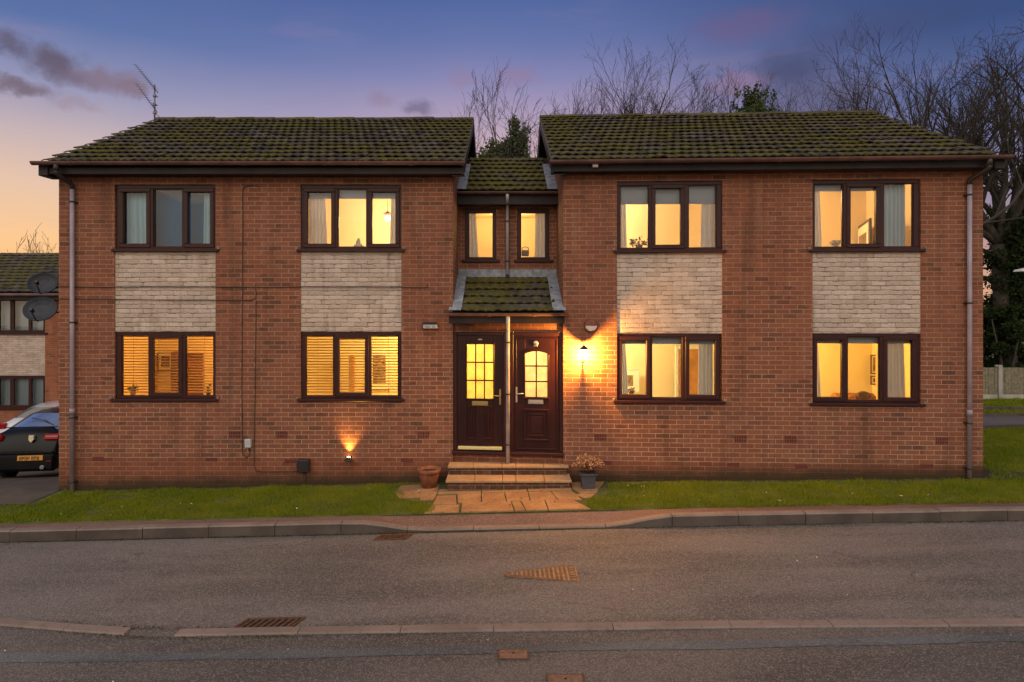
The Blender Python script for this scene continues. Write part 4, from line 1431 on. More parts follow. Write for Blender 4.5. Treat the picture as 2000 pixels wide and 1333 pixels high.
# lower right flat with the oak door
u0, u1, z0, z1 = span(1215, 1251, 722, 768, 12.5)
picture(PL, u0, u1, z0, z1, 12.62, 'white framed picture in the room beside the lantern', 'white', .10)
u, v, z = at(1233, 771, 10.85)
leafy('potted_plant', PL, u, v, z + .03, .06, .10, 30, .05, 'small plant on the sill below the white framed picture', 'plant', 'houseplant', (.04, .04, 'terracotta'), 12)
u0, u1, z0, z1 = span(1327, 1367, 683, 790, 12.5)
b = MB(); b.box(u0, u1, 12.55, 12.60, .0, z1, .01); o = b.build('interior_door', M['oak'], None, 'honey oak inner door seen through the window beside the lantern', 'door')
b = MB(); b.box(u0 - .07, u0, 12.54, 12.60, .0, z1 + .07, .01); b.box(u1, u1 + .07, 12.54, 12.60, .0, z1 + .07, .01); b.box(u0, u1, 12.541, 12.60, z1, z1 + .07, .01); b.build('door_frame', M['white'], o)
# far right lower flat
for y0, y1, lab in ((694, 732, 'upper of the two prints above the sofa'), (735, 753, 'lower of the two prints above the sofa')):
    u0, u1, z0, z1 = span(1705, 1724, y0, y1, 12.4)
    picture(PL, u0, u1, z0, z1, 12.50, lab, 'walnut', .03)
u0, u1, z0, z1 = span(1619, 1703, 767, 800, 12.2)
r0 = empty('sofa', ((u0 + u1) / 2, 12.2, .2), 'brown sofa back in the far right ground floor room', 'sofa')
b = MB(); b.box(u0, u1, 12.0, 12.22, .5, z1, .06); b.build('backrest', M['sofa'], r0)
b = MB(); b.box(u0, u1, 11.5, 12.0, .35, .7, .06); b.build('seat', M['sofa'], r0)
u, v, z = at(1686, 779, 11.95)
b = MB(); b.ell((u, v, z + .05), (.15, .06, .09), 14, 8); b.build('cushion', M['darkwood'], None, 'dark cushion on the brown sofa', 'cushion')
# link window trinket
u, v, z = at(1026, 501, 12.0)
b = MB(PL.P); b.box(u - .07, u + .07, v, v + .05, z, z + .12, .02); b.tube([(u - .06, v + .02, z + .1), (u - .06, v + .02, z + .16), (u, v + .02, z + .18), (u + .06, v + .02, z + .16), (u + .06, v + .02, z + .1)], .008, 6)
b.build('wicker_basket', M['walnut'], None, 'small brown basket on the right link window sill', 'basket')
# ================================================================ THINGS ON AND BY THE WALLS
y0 = BL.a
# wall lantern beside the right door
lx, lz = BR.u(1138), BR.z(1138, 690)
ly = BR.D(lx)
r0 = empty('wall_lantern', (lx, ly, lz), 'lit lantern on the brick wall right of the right front door', 'wall lamp')
LO = .17
b = MB(); b.box(lx - .022, lx + .022, ly - .018, ly - .001, lz - .15, lz + .02, .006); b.tube([(lx, ly - .018, lz - .13), (lx, ly - .10, lz - .15), (lx, ly - LO, lz - .13), (lx, ly - LO, lz - .09)], .009, 8); b.build('backplate', M['black'], r0)
b = MB(); b.lathe([(.082, 0), (.078, .010), (.04, .05), (.012, .07), (.012, .095)], (lx, ly - LO, lz + .068), 8, smooth=False); b.build('lantern_cap', M['black'], r0)
b = MB(); b.lathe([(.018, 0), (.030, .013), (.028, .02)], (lx, ly - LO, lz - .10), 8, smooth=False)
for k in range(6):
    a = 2 * math.pi * k / 6
    c_, s_ = math.cos(a), math.sin(a)
    b.tube([(lx + .030 * c_, ly - LO + .030 * s_, lz - .085), (lx + .078 * c_, ly - LO + .078 * s_, lz + .068)], .0028, 5)
b.build('lantern_cage', M['black'], r0)
b = MB(); b.lathe([(.027, 0), (.072, .146)], (lx, ly - LO, lz - .08), 8, smooth=False); b.build('lantern_glass', M['lantern'], r0)
lamp('lantern_light', (lx, ly - LO, lz - .018), (1, .43, .065), 700, .02)
# round eyelid bulkhead above it
bx, bz = BR.u(1154), BR.z(1154, 636); by = BR.D(bx)
r0 = empty('bulkhead_light', (bx, by, bz), 'round unlit eyelid bulkhead light above the lantern', 'wall lamp')
b = MB(); b.lathe([(.112, 0), (.112, .03), (.104, .045), (.096, .045)], (bx, by - .001, bz), 24, (0, -1, 0)); b.build('bezel', M['iron'], r0)
n = 16
lo = MB(); hi = MB()
for mb, a0, a1, push in ((lo, math.pi, 2 * math.pi, 0.0), (hi, 0, math.pi, .012)):
    for i in range(n):
        t0, t1 = a0 + (a1 - a0) * i / n, a0 + (a1 - a0) * (i + 1) / n
        for (r1, d1), (r2, d2) in zip([(.10, .04), (.08, .062), (.05, .076), (.0, .082)], [(.08, .062), (.05, .076), (.0, .082)]):
            q = [(bx + math.cos(t) * r, by - d - push, bz + math.sin(t) * r) for t, r, d in ((t0, r1, d1), (t1, r1, d1), (t1, r2, d2), (t0, r2, d2))]
            mb.face(q if r2 > 0 else q[:3], True)
lo.build('diffuser', M['white'], r0); hi.build('eyelid', M['vent'], r0)
# hooded sign light left of the porch
u0, u1, za, zb_ = BL.u(826), BL.u(856), BL.z(840, 643), BL.z(840, 630)
r0 = empty('house_sign', ((u0 + u1) / 2, y0, za), 'small black hooded sign with pale plate left of the porch', 'sign')
b = MB(BL.P); b.box(u0, u1, -.05, -.001, za, zb_, .006); b.box(u0 - .004, u1 + .004, -.085, -.05, zb_ - .025, zb_ + .004, .006); b.build('housing', M['black'], r0)
b = MB(BL.P); b.box(u0 + .012, u1 - .012, -.058, -.05, za + .012, zb_ - .032, .003); b.build('plate', M['greybox'], r0)
b = MB(BL.P)
rg = random.Random(2)
x = u0 + .04
while x < u1 - .05:
    w_ = rg.uniform(.006, .012)
    if abs(x - (u0 + u1) / 2 - .01) > .014: b.box(x, x + w_, -.0595, -.058, za + .026, za + .026 + rg.uniform(.014, .020))
    x += w_ + .006
b.build('lettering', M['cable'], r0)
# white sensor box on the right eave
sx, sz = BR.u(1158), BR.z(1158, 331)
sy = BR.D(sx)
r0 = empty('sensor_box', (sx, sy, sz), 'small white sensor box on the right eave above the wall', 'sensor')
b = MB(); b.box(sx - .045, sx + .045, sy - .31, sy - .225, sz - .03, sz + .035, .01); b.build('casing', M['white'], r0)
b = MB(); b.tube([(sx - .10, sy - .25, sz), (sx - .10, sy - .37, sz + .05), (sx - .10, sy - .37, sz + .17)], .006, 6); b.tube([(sx - .045, sy - .26, sz), (sx - .10, sy - .26, sz)], .005, 6); b.build('cable_loop', M['cable'], r0)


# cables clipped to the left block
def cable(pts, label, r=.007, v=-.010):
    b = MB()
    q = []
    for px, py in pts: q.append(BL.P(BL.u(px), v, BL.z(px, py)))
    out = [q[0]]
    for i in range(1, len(q)):                      # slight sag and waver between fixings
        a, c = Vector(q[i - 1]), Vector(q[i])
        n = max(1, int((c - a).length / .45))
        for k in range(1, n + 1):
            p = a.lerp(c, k / n)
            if k < n: p += Vector((RNG.uniform(-.006, .006), 0, RNG.uniform(-.008, .006)))
            out.append(tuple(p))
    b.tube(out, r, 6)
    o = b.build('wall_cable', M['cable'], None, label, 'cable', 'cables clipped to the left block')
    c = MB()
    for p in out[2:-1:3]: c.box(p[0] - .010, p[0] + .010, p[1] - .009, p[1] + .010, p[2] - .010, p[2] + .010, .003)
    c.build('cable_clip', M['black'], o)


cable([(113, 560), (300, 561), (474, 561), (700, 561), (829, 562), (835, 561), (835, 555)], 'long upper horizontal cable crossing both cream panels')
cable([(113, 584), (225, 585), (330, 587), (420, 587), (490, 587), (500, 583), (500, 570), (498, 556)], 'shorter horizontal cable ending in an upward bend')
cable([(506, 366), (500, 363), (484, 363), (476, 368), (474, 378), (474, 560), (473, 700), (473, 870), (475, 888), (482, 894), (488, 888), (488, 876)], 'tall vertical cable hooked at its top and looped into the pale box')
cable([(500, 588), (499, 700), (497, 860), (497, 910), (500, 919), (508, 921), (560, 921), (584, 921)], 'vertical cable turning right into the dark meter box')
cable([(595, 918), (595, 960)], 'short thick cable from the meter box into the ground', r=.012)
u, z = BL.u(486), BL.z(486, 866)
b = MB(BL.P); b.box(u - .052, u + .052, -.06, -.001, z - .07, z + .075, .012); o = b.build('junction_box', M['greybox'], None, 'pale grey junction box where the vertical cable loops', 'junction box')
b = MB(BL.P); b.box(u - .048, u + .048, -.066, -.06, z + .0, z + .068, .004); b.build('lid', M['greybox'], o)
b = MB(BL.P); b.tube([(u + .018, -.03, z - .07), (u + .018, -.03, z - .12)], .012, 8); b.build('gland', M['black'], o)
u, z = BL.u(595), BL.z(595, 908)
b = MB(BL.P); b.box(u - .10, u + .10, -.11, -.001, z - .105, z + .105, .012); o = b.build('meter_box', M['black'], None, 'square dark brown meter box low on the left wall', 'meter box')
b = MB(BL.P); b.box(u - .09, u + .09, -.116, -.11, z - .095, z + .085, .004); b.build('lid', M['black'], o)
# uplighter
u, z = BL.u(683), BL.z(683, 892)
r0 = empty('uplight', (u, y0 - .1, z - .1), 'lit spot lamp low on the left wall throwing a plume of light up the brick', 'wall lamp')
b = MB(BL.P); b.lathe([(.02, 0), (.06, .012), (.064, .03), (.05, .04)], (u, -.085, z - .065), 16); b.box(u - .02, u + .02, -.085, -.001, z - .06, z - .04, .004); b.build('bowl', M['black'], r0)
b = MB(BL.P)
b.box(u - .055, u - .035, -.10, -.06, z - .03, z + .03, .006); b.box(u + .035, u + .055, -.10, -.06, z - .03, z + .03, .006); b.box(u - .035, u + .035, -.108, -.10, z - .03, z + .01, .003)
b.build('yoke', M['black'], r0)
b = MB(BL.P); b.lathe([(.024, 0), (.028, .02), (.02, .035)], (u, -.075, z - .022), 12); b.build('lens', M['spot'], r0)
l = bpy.data.lights.new('uplight_beam', 'SPOT'); l.energy = 80; l.color = (1, .48, .09); l.spot_size = R(84); l.spot_blend = 1.0; l.shadow_soft_size = .02
o = bpy.data.objects.new('uplight_beam', l); COL.objects.link(o); o.location = (u, y0 - .058, z + .032)
o.rotation_euler = Vector((0, .02, 1)).to_track_quat('-Z', 'Y').to_euler()

# satellite dishes on the side wall
def dish(px, py, D, rx, rz, face, label, arm):
    c = Vector(((px - CX) / F * D, D, CZ + (HY - py) / F * D))
    A = Vector(face).normalized()
    U = A.cross(Vector((0, 0, 1))).normalized(); W = U.cross(A)
    b = MB(); n = 28
    prof = [(1.0, .075), (.97, .082), (.75, .045), (.45, .016), (.02, .0)]
    rings = []
    for r, h in prof:
        rings.append([c + U * math.cos(2 * math.pi * k / n) * r * rx + W * math.sin(2 * math.pi * k / n) * r * rz + A * h for k in range(n)])
    back = [[p - A * .012 for p in q] for q in rings[::-1]]
    for q in (rings, back):
        for r1, r2 in zip(q, q[1:]):
            for k in range(n): b.face([r1[k], r1[(k + 1) % n], r2[(k + 1) % n], r2[k]], True)
    root = empty('satellite_dish', tuple(c), label, 'satellite dish', 'satellite dishes on the side wall')
    b.build('reflector', M['dish'], root)
    b = MB(); e = c + A * .34 - W * rz * .75
    b.tube([c - W * rz * .98 + A * .05, c - W * rz * 1.05 + A * .12, e], .010, 6); b.build('feed_arm', M['black'], root)
    b = MB(); b.lathe([(.02, 0), (.03, .02), (.028, .09), (.018, .11)], tuple(e + W * .03 + A * .04), 12, tuple(-A)); b.build('receiver', M['black'], root)
    b = MB(); wl = Vector((LX0 - .003, c.y + .12, c.z - .02))
    b.tube([c - A * .02, c - A * .10, wl + Vector((-.05, 0, 0)), wl], .016, 8); b.box(wl.x - .012, wl.x + .002, wl.y - .07, wl.y + .07, wl.z - .09, wl.z + .09, .004)
    b.build('wall_bracket', M['black'], root)


dish(86, 557, 11.35, .235, .205, (.28, -.80, .40), 'upper grey satellite dish on the side wall', 1)
dish(82, 607, 11.05, .265, .225, (.20, -.85, .38), 'lower dark satellite dish on the side wall', 1)

# tv aerial on the left ridge
ax, ay = at(302, 232, BL.a + VR)[0], BL.a + VR
zt = at(302, 166, ay)[2]
r0 = empty('tv_aerial', (ax, ay, ZR), 'double television aerial on a mast at the left end of the ridge', 'aerial')
b = MB(); b.tube([(ax, ay, ZR - .15), (ax, ay, zt)], .017, 8); b.build('mast', M['alu'], r0)
for (p0, p1, nm) in (((304, 176), (263, 125), 12), ((303, 214), (265, 162), 10)):
    a = Vector(at(*p0, ay)); c = Vector(at(*p1, ay - .35))
    b = MB(); b.tube([a + (a - c) * .12, c], .009, 6)
    d = (c - a); sd = Vector((.38, .9, .2)).normalized()
    for k in range(nm):
        p = a + d * (k + .5) / nm
        hl = .09 - .03 * k / nm
        b.tube([p - sd * hl, p + sd * hl], .0035, 5)
    b.build('boom', M['alu'], r0)
b = MB()
for py, l_ in ((188, .10), (205, .09), (221, .16)):
    p = Vector(at(302, py, ay)); b.tube([p, p + Vector((l_, -.05, -.35 * l_ if py < 220 else -.8 * l_))], .009, 6)
    b.box(p.x - .03, p.x + .03, p.y - .03, p.y + .03, p.z - .025, p.z + .025, .006)
b.build('bracket', M['alu'], r0)

# ================================================================ STEPS, PATH, POTS
st = empty('front_steps', (.07, 10.3, 0), 'two brick steps with stone treads below the front doors', 'steps')
for x0, x1, f, bk, zt in ((-.895, 1.035, 10.10, 10.66, .155), (-.89, 1.02, 10.42, 10.66, .303)):
    b = MB(); b.box(x0, x1, f, bk, -.12 if zt < .2 else .155, zt - .042); b.build('riser', M['brick_step'], st)
    xs = sorted([x0 - .03, x1 + .03] + [x0 + (x1 - x0) * q + RNG.uniform(-.02, .02) for q in (.21, .44, .56, .79)])
    b = MB()
    for a, c in zip(xs, xs[1:]): b.box(a + .002, c - .003, f - .03, bk - (.001 if zt > .2 else 0), zt - .040, zt, .007)
    b.build('tread', M['tread'], st)

PATHPOLY = []
slabs = [  # x0,x1 at back ; x0,x1 at front ; y back, y front
    (-1.04, -.74, -1.06, -.70, 9.86, 9.42), (-.735, -.36, -.695, -.34, 9.95, 9.50), (-.355, .0, -.335, .03, 9.95, 9.50), (.005, .37, .035, .38, 9.95, 9.50),
    (.375, .72, .385, .80, 9.95, 9.50), (.725, 1.06, .805, 1.16, 9.95, 9.50),
    (-.63, .10, -.62, .14, 9.495, 9.06), (.105, .24, .145, .30, 9.495, 9.06), (.245, .60, .305, .62, 9.495, 9.06), (.605, 1.02, .625, 1.22, 9.495, 9.06),
    (-1.06, -.66, -1.14, -.64, 9.415, 9.06), (-1.75, -1.35, -1.62, -1.28, 10.15, 9.80), (-1.345, -1.045, -1.275, -1.065, 10.15, 9.66),
    (1.065, 1.50, 1.165, 1.42, 10.12, 9.80), (1.08, 1.40, 1.17, 1.30, 9.79, 9.58), (-1.05, -.36, -1.045, -.36, 10.22, 9.96), (-.355, .36, -.355, .36, 10.22, 9.96), (.365, 1.06, .365, 1.06, 10.22, 9.96),
    (1.07, 1.64, 1.07, 1.52, 10.45, 10.125), (-1.70, -1.05, -1.72, -1.05, 10.5, 10.16)]
path = empty('paving_path', (0, 9.5, 0), 'worn buff paving slabs leading from the kerb to the front steps', 'path')
tag(path, kind='structure')
for a0, a1, f0, f1, yb, yf in slabs:
    b = MB(); g = .006
    t = RNG.uniform(-.004, .004)
    pts = [(f0 + g, yf + g), (f1 - g, yf + g), (a1 - g, yb - g), (a0 + g, yb - g)]
    top = [(x, y, lat(x) + .004 + t + RNG.uniform(-.002, .002)) for x, y in pts]
    low = [(x, y, z - .05) for x, y, z in top]
    b.face(top); 
    for i in range(4):
        j = (i + 1) % 4; b.face([top[j], top[i], low[i], low[j]])
    b.build('paving_slab', M['slab'], path)

# terracotta pot and grey planter
px, py = (838 - CX) / F * 10.36, 10.36
r0 = empty('terracotta_pot', (px, py, lat(px)), 'empty terracotta flowerpot left of the steps', 'flowerpot')
b = MB(); b.lathe([(.115, 0), (.165, .22), (.168, .235), (.185, .24), (.192, .30), (.172, .305), (.160, .255)], (px, py, lat(px)), 24); b.build('body', M['terracotta'], r0)
b = MB(); b.lathe([(.155, 0), (.15, .012)], (px, py, lat(px) + .245), 20); b.build('soil', M['soil'], r0)
px, py = (1148 - CX) / F * 10.12, 10.12
zg = lat(px) + .006
r0 = empty('planter', (px, py, zg), 'square slate grey planter right of the steps', 'planter')
b = MB()
def taper(mb, x, y, z0_, z1_, w0, w1):
    q0 = [(x - w0, y - w0, z0_), (x + w0, y - w0, z0_), (x + w0, y + w0, z0_), (x - w0, y + w0, z0_)]
    q1 = [(x - w1, y - w1, z1_), (x + w1, y - w1, z1_), (x + w1, y + w1, z1_), (x - w1, y + w1, z1_)]
    mb.face(q0[::-1]); mb.face(q1)
    for i in range(4):
        j = (i + 1) % 4; mb.face([q0[i], q0[j], q1[j], q1[i]])
taper(b, px, py, zg, zg + .23, .095, .115); b.build('body', M['planter'], r0)
b = MB()
for s in (-1, 1):
    b.box(px + s * .125 - .012, px + s * .125 + .012, py - .137, py + .137, zg + .21, zg + .24, .004)
    b.box(px - .113, px + .113, py + s * .125 - .0115, py + s * .125 + .0115, zg + .2105, zg + .2395, .004)
b.build('rim', M['planter'], r0)
b = MB(); b.box(px - .11, px + .11, py - .11, py + .11, zg + .225, zg + .232); b.build('soil', M['soil'], r0)
# dried hydrangea in the planter
r0 = empty('dried_plant', (px, py, zg + .23), 'dried brown leafy plant standing in the grey planter', 'plant')
rg = random.Random(5)
b = MB(); s = MB()
for i in range(46):
    a, rr = rg.uniform(0, 6.283), rg.random() ** .7
    tip = Vector((px + math.cos(a) * rr * .24, py + math.sin(a) * rr * .18, zg + .23 + .27 * (1 - .5 * rr * rr) * rg.uniform(.65, 1.05)))
    s.tube([(px + math.cos(a) * .05, py + math.sin(a) * .05, zg + .22), tuple(Vector((px, py, zg + .30)).lerp(tip, .6)), tuple(tip)], .003, 4)
    for k in range(13):
        c = tip + Vector((rg.gauss(0, .022), rg.gauss(0, .022), rg.gauss(0, .02)))
        d = Vector((rg.uniform(-1, 1), rg.uniform(-1, 1), rg.uniform(-.6, 1))).normalized(); w = d.orthogonal().normalized()
        l_ = rg.uniform(.012, .026)
        b.face([c - d * l_, c + w * l_ * .6, c + d * l_, c - w * l_ * .6])
b.build('foliage', M['dry'], r0); s.build('stem', M['dry_stem'], r0)
# ================================================================ GROUND, ROAD, KERBS, GRASS
def axis(*segs):
    out = []
    for a, b, n in segs: out += [a + (b - a) * i / n for i in range(n)]
    out.append(segs[-1][1]); return out


def sheet(name, xs, ys, fz, mat, **kw):
    vs = [(x, y, fz(x, y)) for y in ys for x in xs]
    nx = len(xs)
    fs = [(j * nx + i, j * nx + i + 1, (j + 1) * nx + i + 1, (j + 1) * nx + i) for j in range(len(ys) - 1) for i in range(nx - 1)]
    return mesh_np(name, vs, fs, 4, mat, None, True, **kw)


XS = axis((-260, -40, 8), (-40, -12, 10), (-12, 12, 60), (12, 40, 12), (40, 260, 8))


def ground_z(x, y):
    if y < 8.75: return lat(x) - .30
    if y < 9.04: return lat(x) - .30
    return terrain(x, y) - .012


sheet('ground', XS, axis((-60, 8.7, 10), (8.7, 8.8, 1), (8.8, 9.03, 1), (9.03, 9.05, 1), (9.05, 10.9, 6), (10.9, 26, 24), (26, 60, 6), (60, 400, 6)), ground_z, M['ground'], kind='structure',
      label='grass and earth ground around the building')


def road_z(x, y):
    return lat(x) - .155 + .006 * mnoise.noise((x * .5, y * .8, 0)) - .012 * sm((y - 8.1) / .6)


sheet('road', axis((-60, -12, 12), (-12, 12, 80), (12, 60, 12)), axis((5.6, 8.72, 26),), road_z, M['road'], kind='structure', label='worn asphalt road in front of the building')


def near_line(x):
    P_ = [(-14, 8.2), (-7.5, 6.95), (-4.9, 6.38), (-4.2, 6.25), (-3.6, 6.15), (-3.1, 6.10), (-2, 6.09), (0, 6.06), (2.2, 6.02), (4.8, 5.93), (14, 5.6)]
    if x <= P_[0][0]: return P_[0][1]
    for (a, b), (c, d) in zip(P_, P_[1:]):
        if x <= c: return b + (d - b) * (x - a) / (c - a)
    return P_[-1][1]


xs = axis((-14, 14, 84))
ys = [1.0, .97, .9, .8, .6, .4, .2, 0.0]
vs, fs = [], []
for t in ys:
    for x in xs:
        y = -4 + (near_line(x) - .05 + 4) * t
        vs.append((x, y, lat(x) - .148 + .005 * mnoise.noise((x * .6, y * .8, 3))))
nx = len(xs)
for j in range(len(ys) - 1):
    for i in range(nx - 1): fs.append(((j + 1) * nx + i, (j + 1) * nx + i + 1, j * nx + i + 1, j * nx + i))
mesh_np('near_road', vs, fs, 4, M['road_near'], None, True, kind='structure', label='darker asphalt nearest the viewer, before the flush kerb')
vs, fs = [], []
for k, x in enumerate(xs):
    w1, w2 = .03 * mnoise.noise((x * .9, 1, 1)), .03 * mnoise.noise((x * .8, 7, 1))
    yb, ya = near_line(x) * .25 + 5.83 * .75 - .13 + w1, near_line(x) * .15 + 5.57 * .85 - .02 + w2
    for y in (ya, yb): vs.append((x, y, lat(x) - .1435 + .005 * mnoise.noise((x * .6, y * .8, 3))))
for i in range(nx - 1): fs.append((2 * i, 2 * i + 2, 2 * i + 3, 2 * i + 1))
mesh_np('road_trench_patch', vs, fs, 4, M['patch'], None, True, kind='structure', label='bluish strip of patched asphalt along the near road')

# raised kerb with a dropped crossing in front of the path
KY = lambda x: 8.745 - .004 * x - .0012 * x * x * (1 if x > 0 else .4)


def ktop(x):
    full, low = -.012, -.132
    if x < -2.05 or x > 2.3: h = full
    elif x < -1.08: h = full + (low - full) * sm((x + 2.05) / .97)
    elif x > 1.38: h = full + (low - full) * sm((2.3 - x) / .92)
    else: h = low
    return lat(x) + h


def kerb_run(name, x_edges, fy, ftop, depth, w, mat, label, bev=.012, sub=3):
    mb, mt = MB(), MB()
    for a, b in zip(x_edges, x_edges[1:]):
        a2, b2 = a + .004, b - .004
        jz = RNG.uniform(-.003, .003); jy = RNG.uniform(-.004, .004)
        prof = lambda x: [(fy(x) + jy, ftop(x) + jz - depth), (fy(x) + jy, ftop(x) + jz - bev * 1.6), (fy(x) + jy + bev, ftop(x) + jz), (fy(x) + jy + w, ftop(x) + jz), (fy(x) + jy + w, ftop(x) + jz - depth)]
        st_ = [a2 + (b2 - a2) * i / sub for i in range(sub + 1)]
        for x, x2 in zip(st_, st_[1:]):
            p, q = prof(x), prof(x2)
            for i in range(4): (mt if i in (1, 2) else mb).face([(x, *p[i]), (x2, *q[i]), (x2, *q[i + 1]), (x, *p[i + 1])])
        mb.face([(a2, *p) for p in prof(a2)][::-1]); mb.face([(b2, *p) for p in prof(b2)])
    mt.build(name + '_top', M['kerb_top'], None, 'top face of the ' + label, kind='structure')
    return mb.build(name, mat, None, label, kind='structure')


xe = [-14 + .905 * i for i in range(32)]
kerb_run('kerb', xe, KY, ktop, .24, .125, M['kerb'], 'concrete kerb along the far side of the road, dropped in front of the path')
xe = [-8.6, -7.4, -6.1, -5.2]; xe2 = [-5.19, -4.28, -3.62]; xe3 = [-3.12, -2.34, -1.62, .28, 1.36, 2.2, 3.1, 4.0, 4.9, 5.8, 7, 8, 9, 10, 11, 12]
xe3 = [-3.12, -1.95, -.98, -.10, 1.02, 2.12, 3.05, 4.1, 5.2, 6.3, 7.4, 8.5, 10, 11.5]
M_KEEP = M['kerb_top']; M['kerb_top'] = M['kerb_stone']
for e in (xe + xe2[1:], xe3):
    kerb_run('flush_kerb', e, lambda x: near_line(x) - .06, lambda x: lat(x) - .128, .15, .115, M['kerb_stone'], 'flush pinkish kerb stones crossing the foreground, with a filled gap on the left', .008)

M['kerb_top'] = M_KEEP
# footway strip between kerb and lawn
GF = lambda x: 9.07 - .022 * max(0, x - 1) + .025 * mnoise.noise((x * 1.3, 0, 0)) + .035 * mnoise.noise((x * 6.1, 3, 0)) + .02 * mnoise.noise((x * 17.0, 5, 0))
xs = axis((-14, -2.5, 30), (-2.5, 3, 44), (3, 14, 30))
vs, fs = [], []
for x in xs:
    k0 = KY(x) + .12
    for t in (0, .25, .6, 1.0):
        y = k0 + (9.10 - k0) * t
        z0_, z1_ = ktop(x) - .006, lat(x) - .022
        z = z0_ + (z1_ - z0_) * sm(t * 1.25)
        vs.append((x, y, z))
for i in range(len(xs) - 1):
    for j in range(3): fs.append((i * 4 + j, (i + 1) * 4 + j, (i + 1) * 4 + j + 1, i * 4 + j + 1))
mesh_np('pavement', vs, fs, 4, M['pave'], None, True, kind='structure', label='narrow reddish asphalt footway behind the kerb')


b = MB(); b.face([(x, y, lat(x) - .016) for x, y in ((-1.75, 9.04), (1.6, 9.04), (1.75, 10.6), (-1.8, 10.6))])
b.build('path_bed', M['soil'], None, 'dark sandy bed showing in the joints of the path', kind='structure')

# lawn blades
def inside_left(x, y):
    xr = -1.05 - .55 * sm((y - 9.35) / .55)
    return (x < xr + .05 * math.sin(y * 9)) and y > GF(x) and y < (10.56 + .05 * math.sin(x * 3.1) + .03 * math.sin(x * 11) if x > -7.3 else 9.95 + (x + 7.3) * .02)


def inside_right(x, y):
    xl = 1.22 + .45 * sm((y - 9.45) / .5)
    return x > xl + .04 * math.sin(y * 8) and y > GF(x) and y < BR.D(x) - .16 + .05 * math.sin(x * 2.7) + .02 * math.sin(x * 9.1)


def inside_far(x, y):
    if y < 10.25: return x > 7.75
    return x > 7.72 + .22 * sm((11.3 - y) / .9) and y < 15.0 + .08 * (x - 9.5)


def grass(name, x0, x1, y0_, y1_, test, dens, h, w, seed, label):
    rs = np.random.RandomState(seed)
    n = int((x1 - x0) * (y1_ - y0_) * dens)
    X = rs.uniform(x0, x1, n); Y = rs.uniform(y0_, y1_, n)
    keep = np.array([test(a, b) and mnoise.noise((a * 3.1, b * 3.1, 8)) + .6 * mnoise.noise((a * 9, b * 9, 4)) > rs.uniform(-1.1, -.12) for a, b in zip(X, Y)])
    X, Y = X[keep], Y[keep]; n = len(X)
    Z = np.array([terrain(a, b) for a, b in zip(X, Y)]) - .014
    cl = np.array([mnoise.noise((a * 2.2, b * 2.2, 5)) + .5 * mnoise.noise((a * 7, b * 7, 2)) for a, b in zip(X, Y)])
    edge = np.array([0.0 if test(a, b - .07) and test(a, b + .07) else 1.0 for a, b in zip(X, Y)])
    H = h * rs.uniform(.55, 1.25, n) * (1 + .75 * cl) * (1 + .35 * edge * rs.uniform(0, 1, n))
    an = rs.uniform(0, 6.283, n); le = rs.uniform(.1, .9, n) * H
    la = rs.uniform(0, 6.283, n)
    b0 = np.stack([X - np.cos(an) * w / 2, Y - np.sin(an) * w / 2, Z], 1)
    b1 = np.stack([X + np.cos(an) * w / 2, Y + np.sin(an) * w / 2, Z], 1)
    tp = np.stack([X + np.cos(la) * le, Y + np.sin(la) * le, Z + H], 1)
    v = np.stack([b0, b1, tp], 1).reshape(-1, 3)
    f = np.arange(n * 3).reshape(-1, 3)
    return mesh_np(name, v, f, 3, M['grass'], label=label, kind='stuff')


grass('grass', -9.2, -.95, 9.0, 10.75, inside_left, 6500, .042, .0075, 1, 'mown lawn strip left of the path')
grass('grass', 1.1, 8.6, 8.8, 10.7, inside_right, 6500, .042, .0075, 2, 'mown lawn strip right of the path')
grass('grass', 7.7, 14.0, 8.9, 15.5, inside_far, 2600, .05, .011, 3, 'lawn sloping away past the right end of the building')
grass('grass', 10.5, 26.0, 18.0, 23.9, lambda x, y: True, 420, .08, .03, 4, 'grass verge below the timber fence')


def scatter(name, pts, size, mat, label, up=.4, seed=0, n_per=1, spread=.0):
    rg = random.Random(seed); b = MB()
    for (x, y, z) in pts:
        for _ in range(n_per):
            c = Vector((x + rg.gauss(0, spread), y + rg.gauss(0, spread * .5), z + rg.uniform(.001, .012)))
            d = Vector((rg.uniform(-1, 1), rg.uniform(-1, 1), rg.uniform(-up, up))).normalized()
            w = d.cross(Vector((rg.uniform(-.4, .4), rg.uniform(-.4, .4), 1))).normalized()
            l_ = size * rg.uniform(.5, 1.4)
            b.face([c - d * l_, c + w * l_ * .6, c + d * l_, c - w * l_ * .6])
    return b.build(name, mat, None, label, kind='stuff')


rg = random.Random(21)
pts = []
for _ in range(5200):
    x = rg.uniform(-9, 9)
    if mnoise.noise((x * .9, 4, 0)) + rg.uniform(-.5, .5) > -.05:
        pts.append((x, KY(x) - abs(rg.gauss(0, .022)), lat(x) - .168))
scatter('moss', pts, .011, M['moss'], 'moss and grit along the foot of the kerb', .8, 3)
pts = []
for _ in range(3400):
    x = rg.triangular(-5, -.4, -3.0)
    side = rg.choice((-1, 1))
    if mnoise.noise((x * 1.6, 9, side * 3)) + rg.uniform(-.4, .4) > .02:
        pts.append((x, near_line(x) + (.055 if side > 0 else -.065) + side * abs(rg.gauss(0, .035)), lat(x) - .150))
scatter('moss', pts, .008, M['moss'], 'moss beside the flush kerb on the left', .6, 4)
pts = [(rg.uniform(-7, 7.4), 0, 0) for _ in range(2600)]
pts = [(x, (BL.D(x) if x < 0 else BR.D(x)) - abs(rg.gauss(0, .06)) - .01, lat(x) - .004) for x, _, _ in pts if not -1.0 < x < 1.1]
scatter('moss', pts, .013, M['moss'], 'moss and dead grass along the foot of the brick wall', .9, 5)
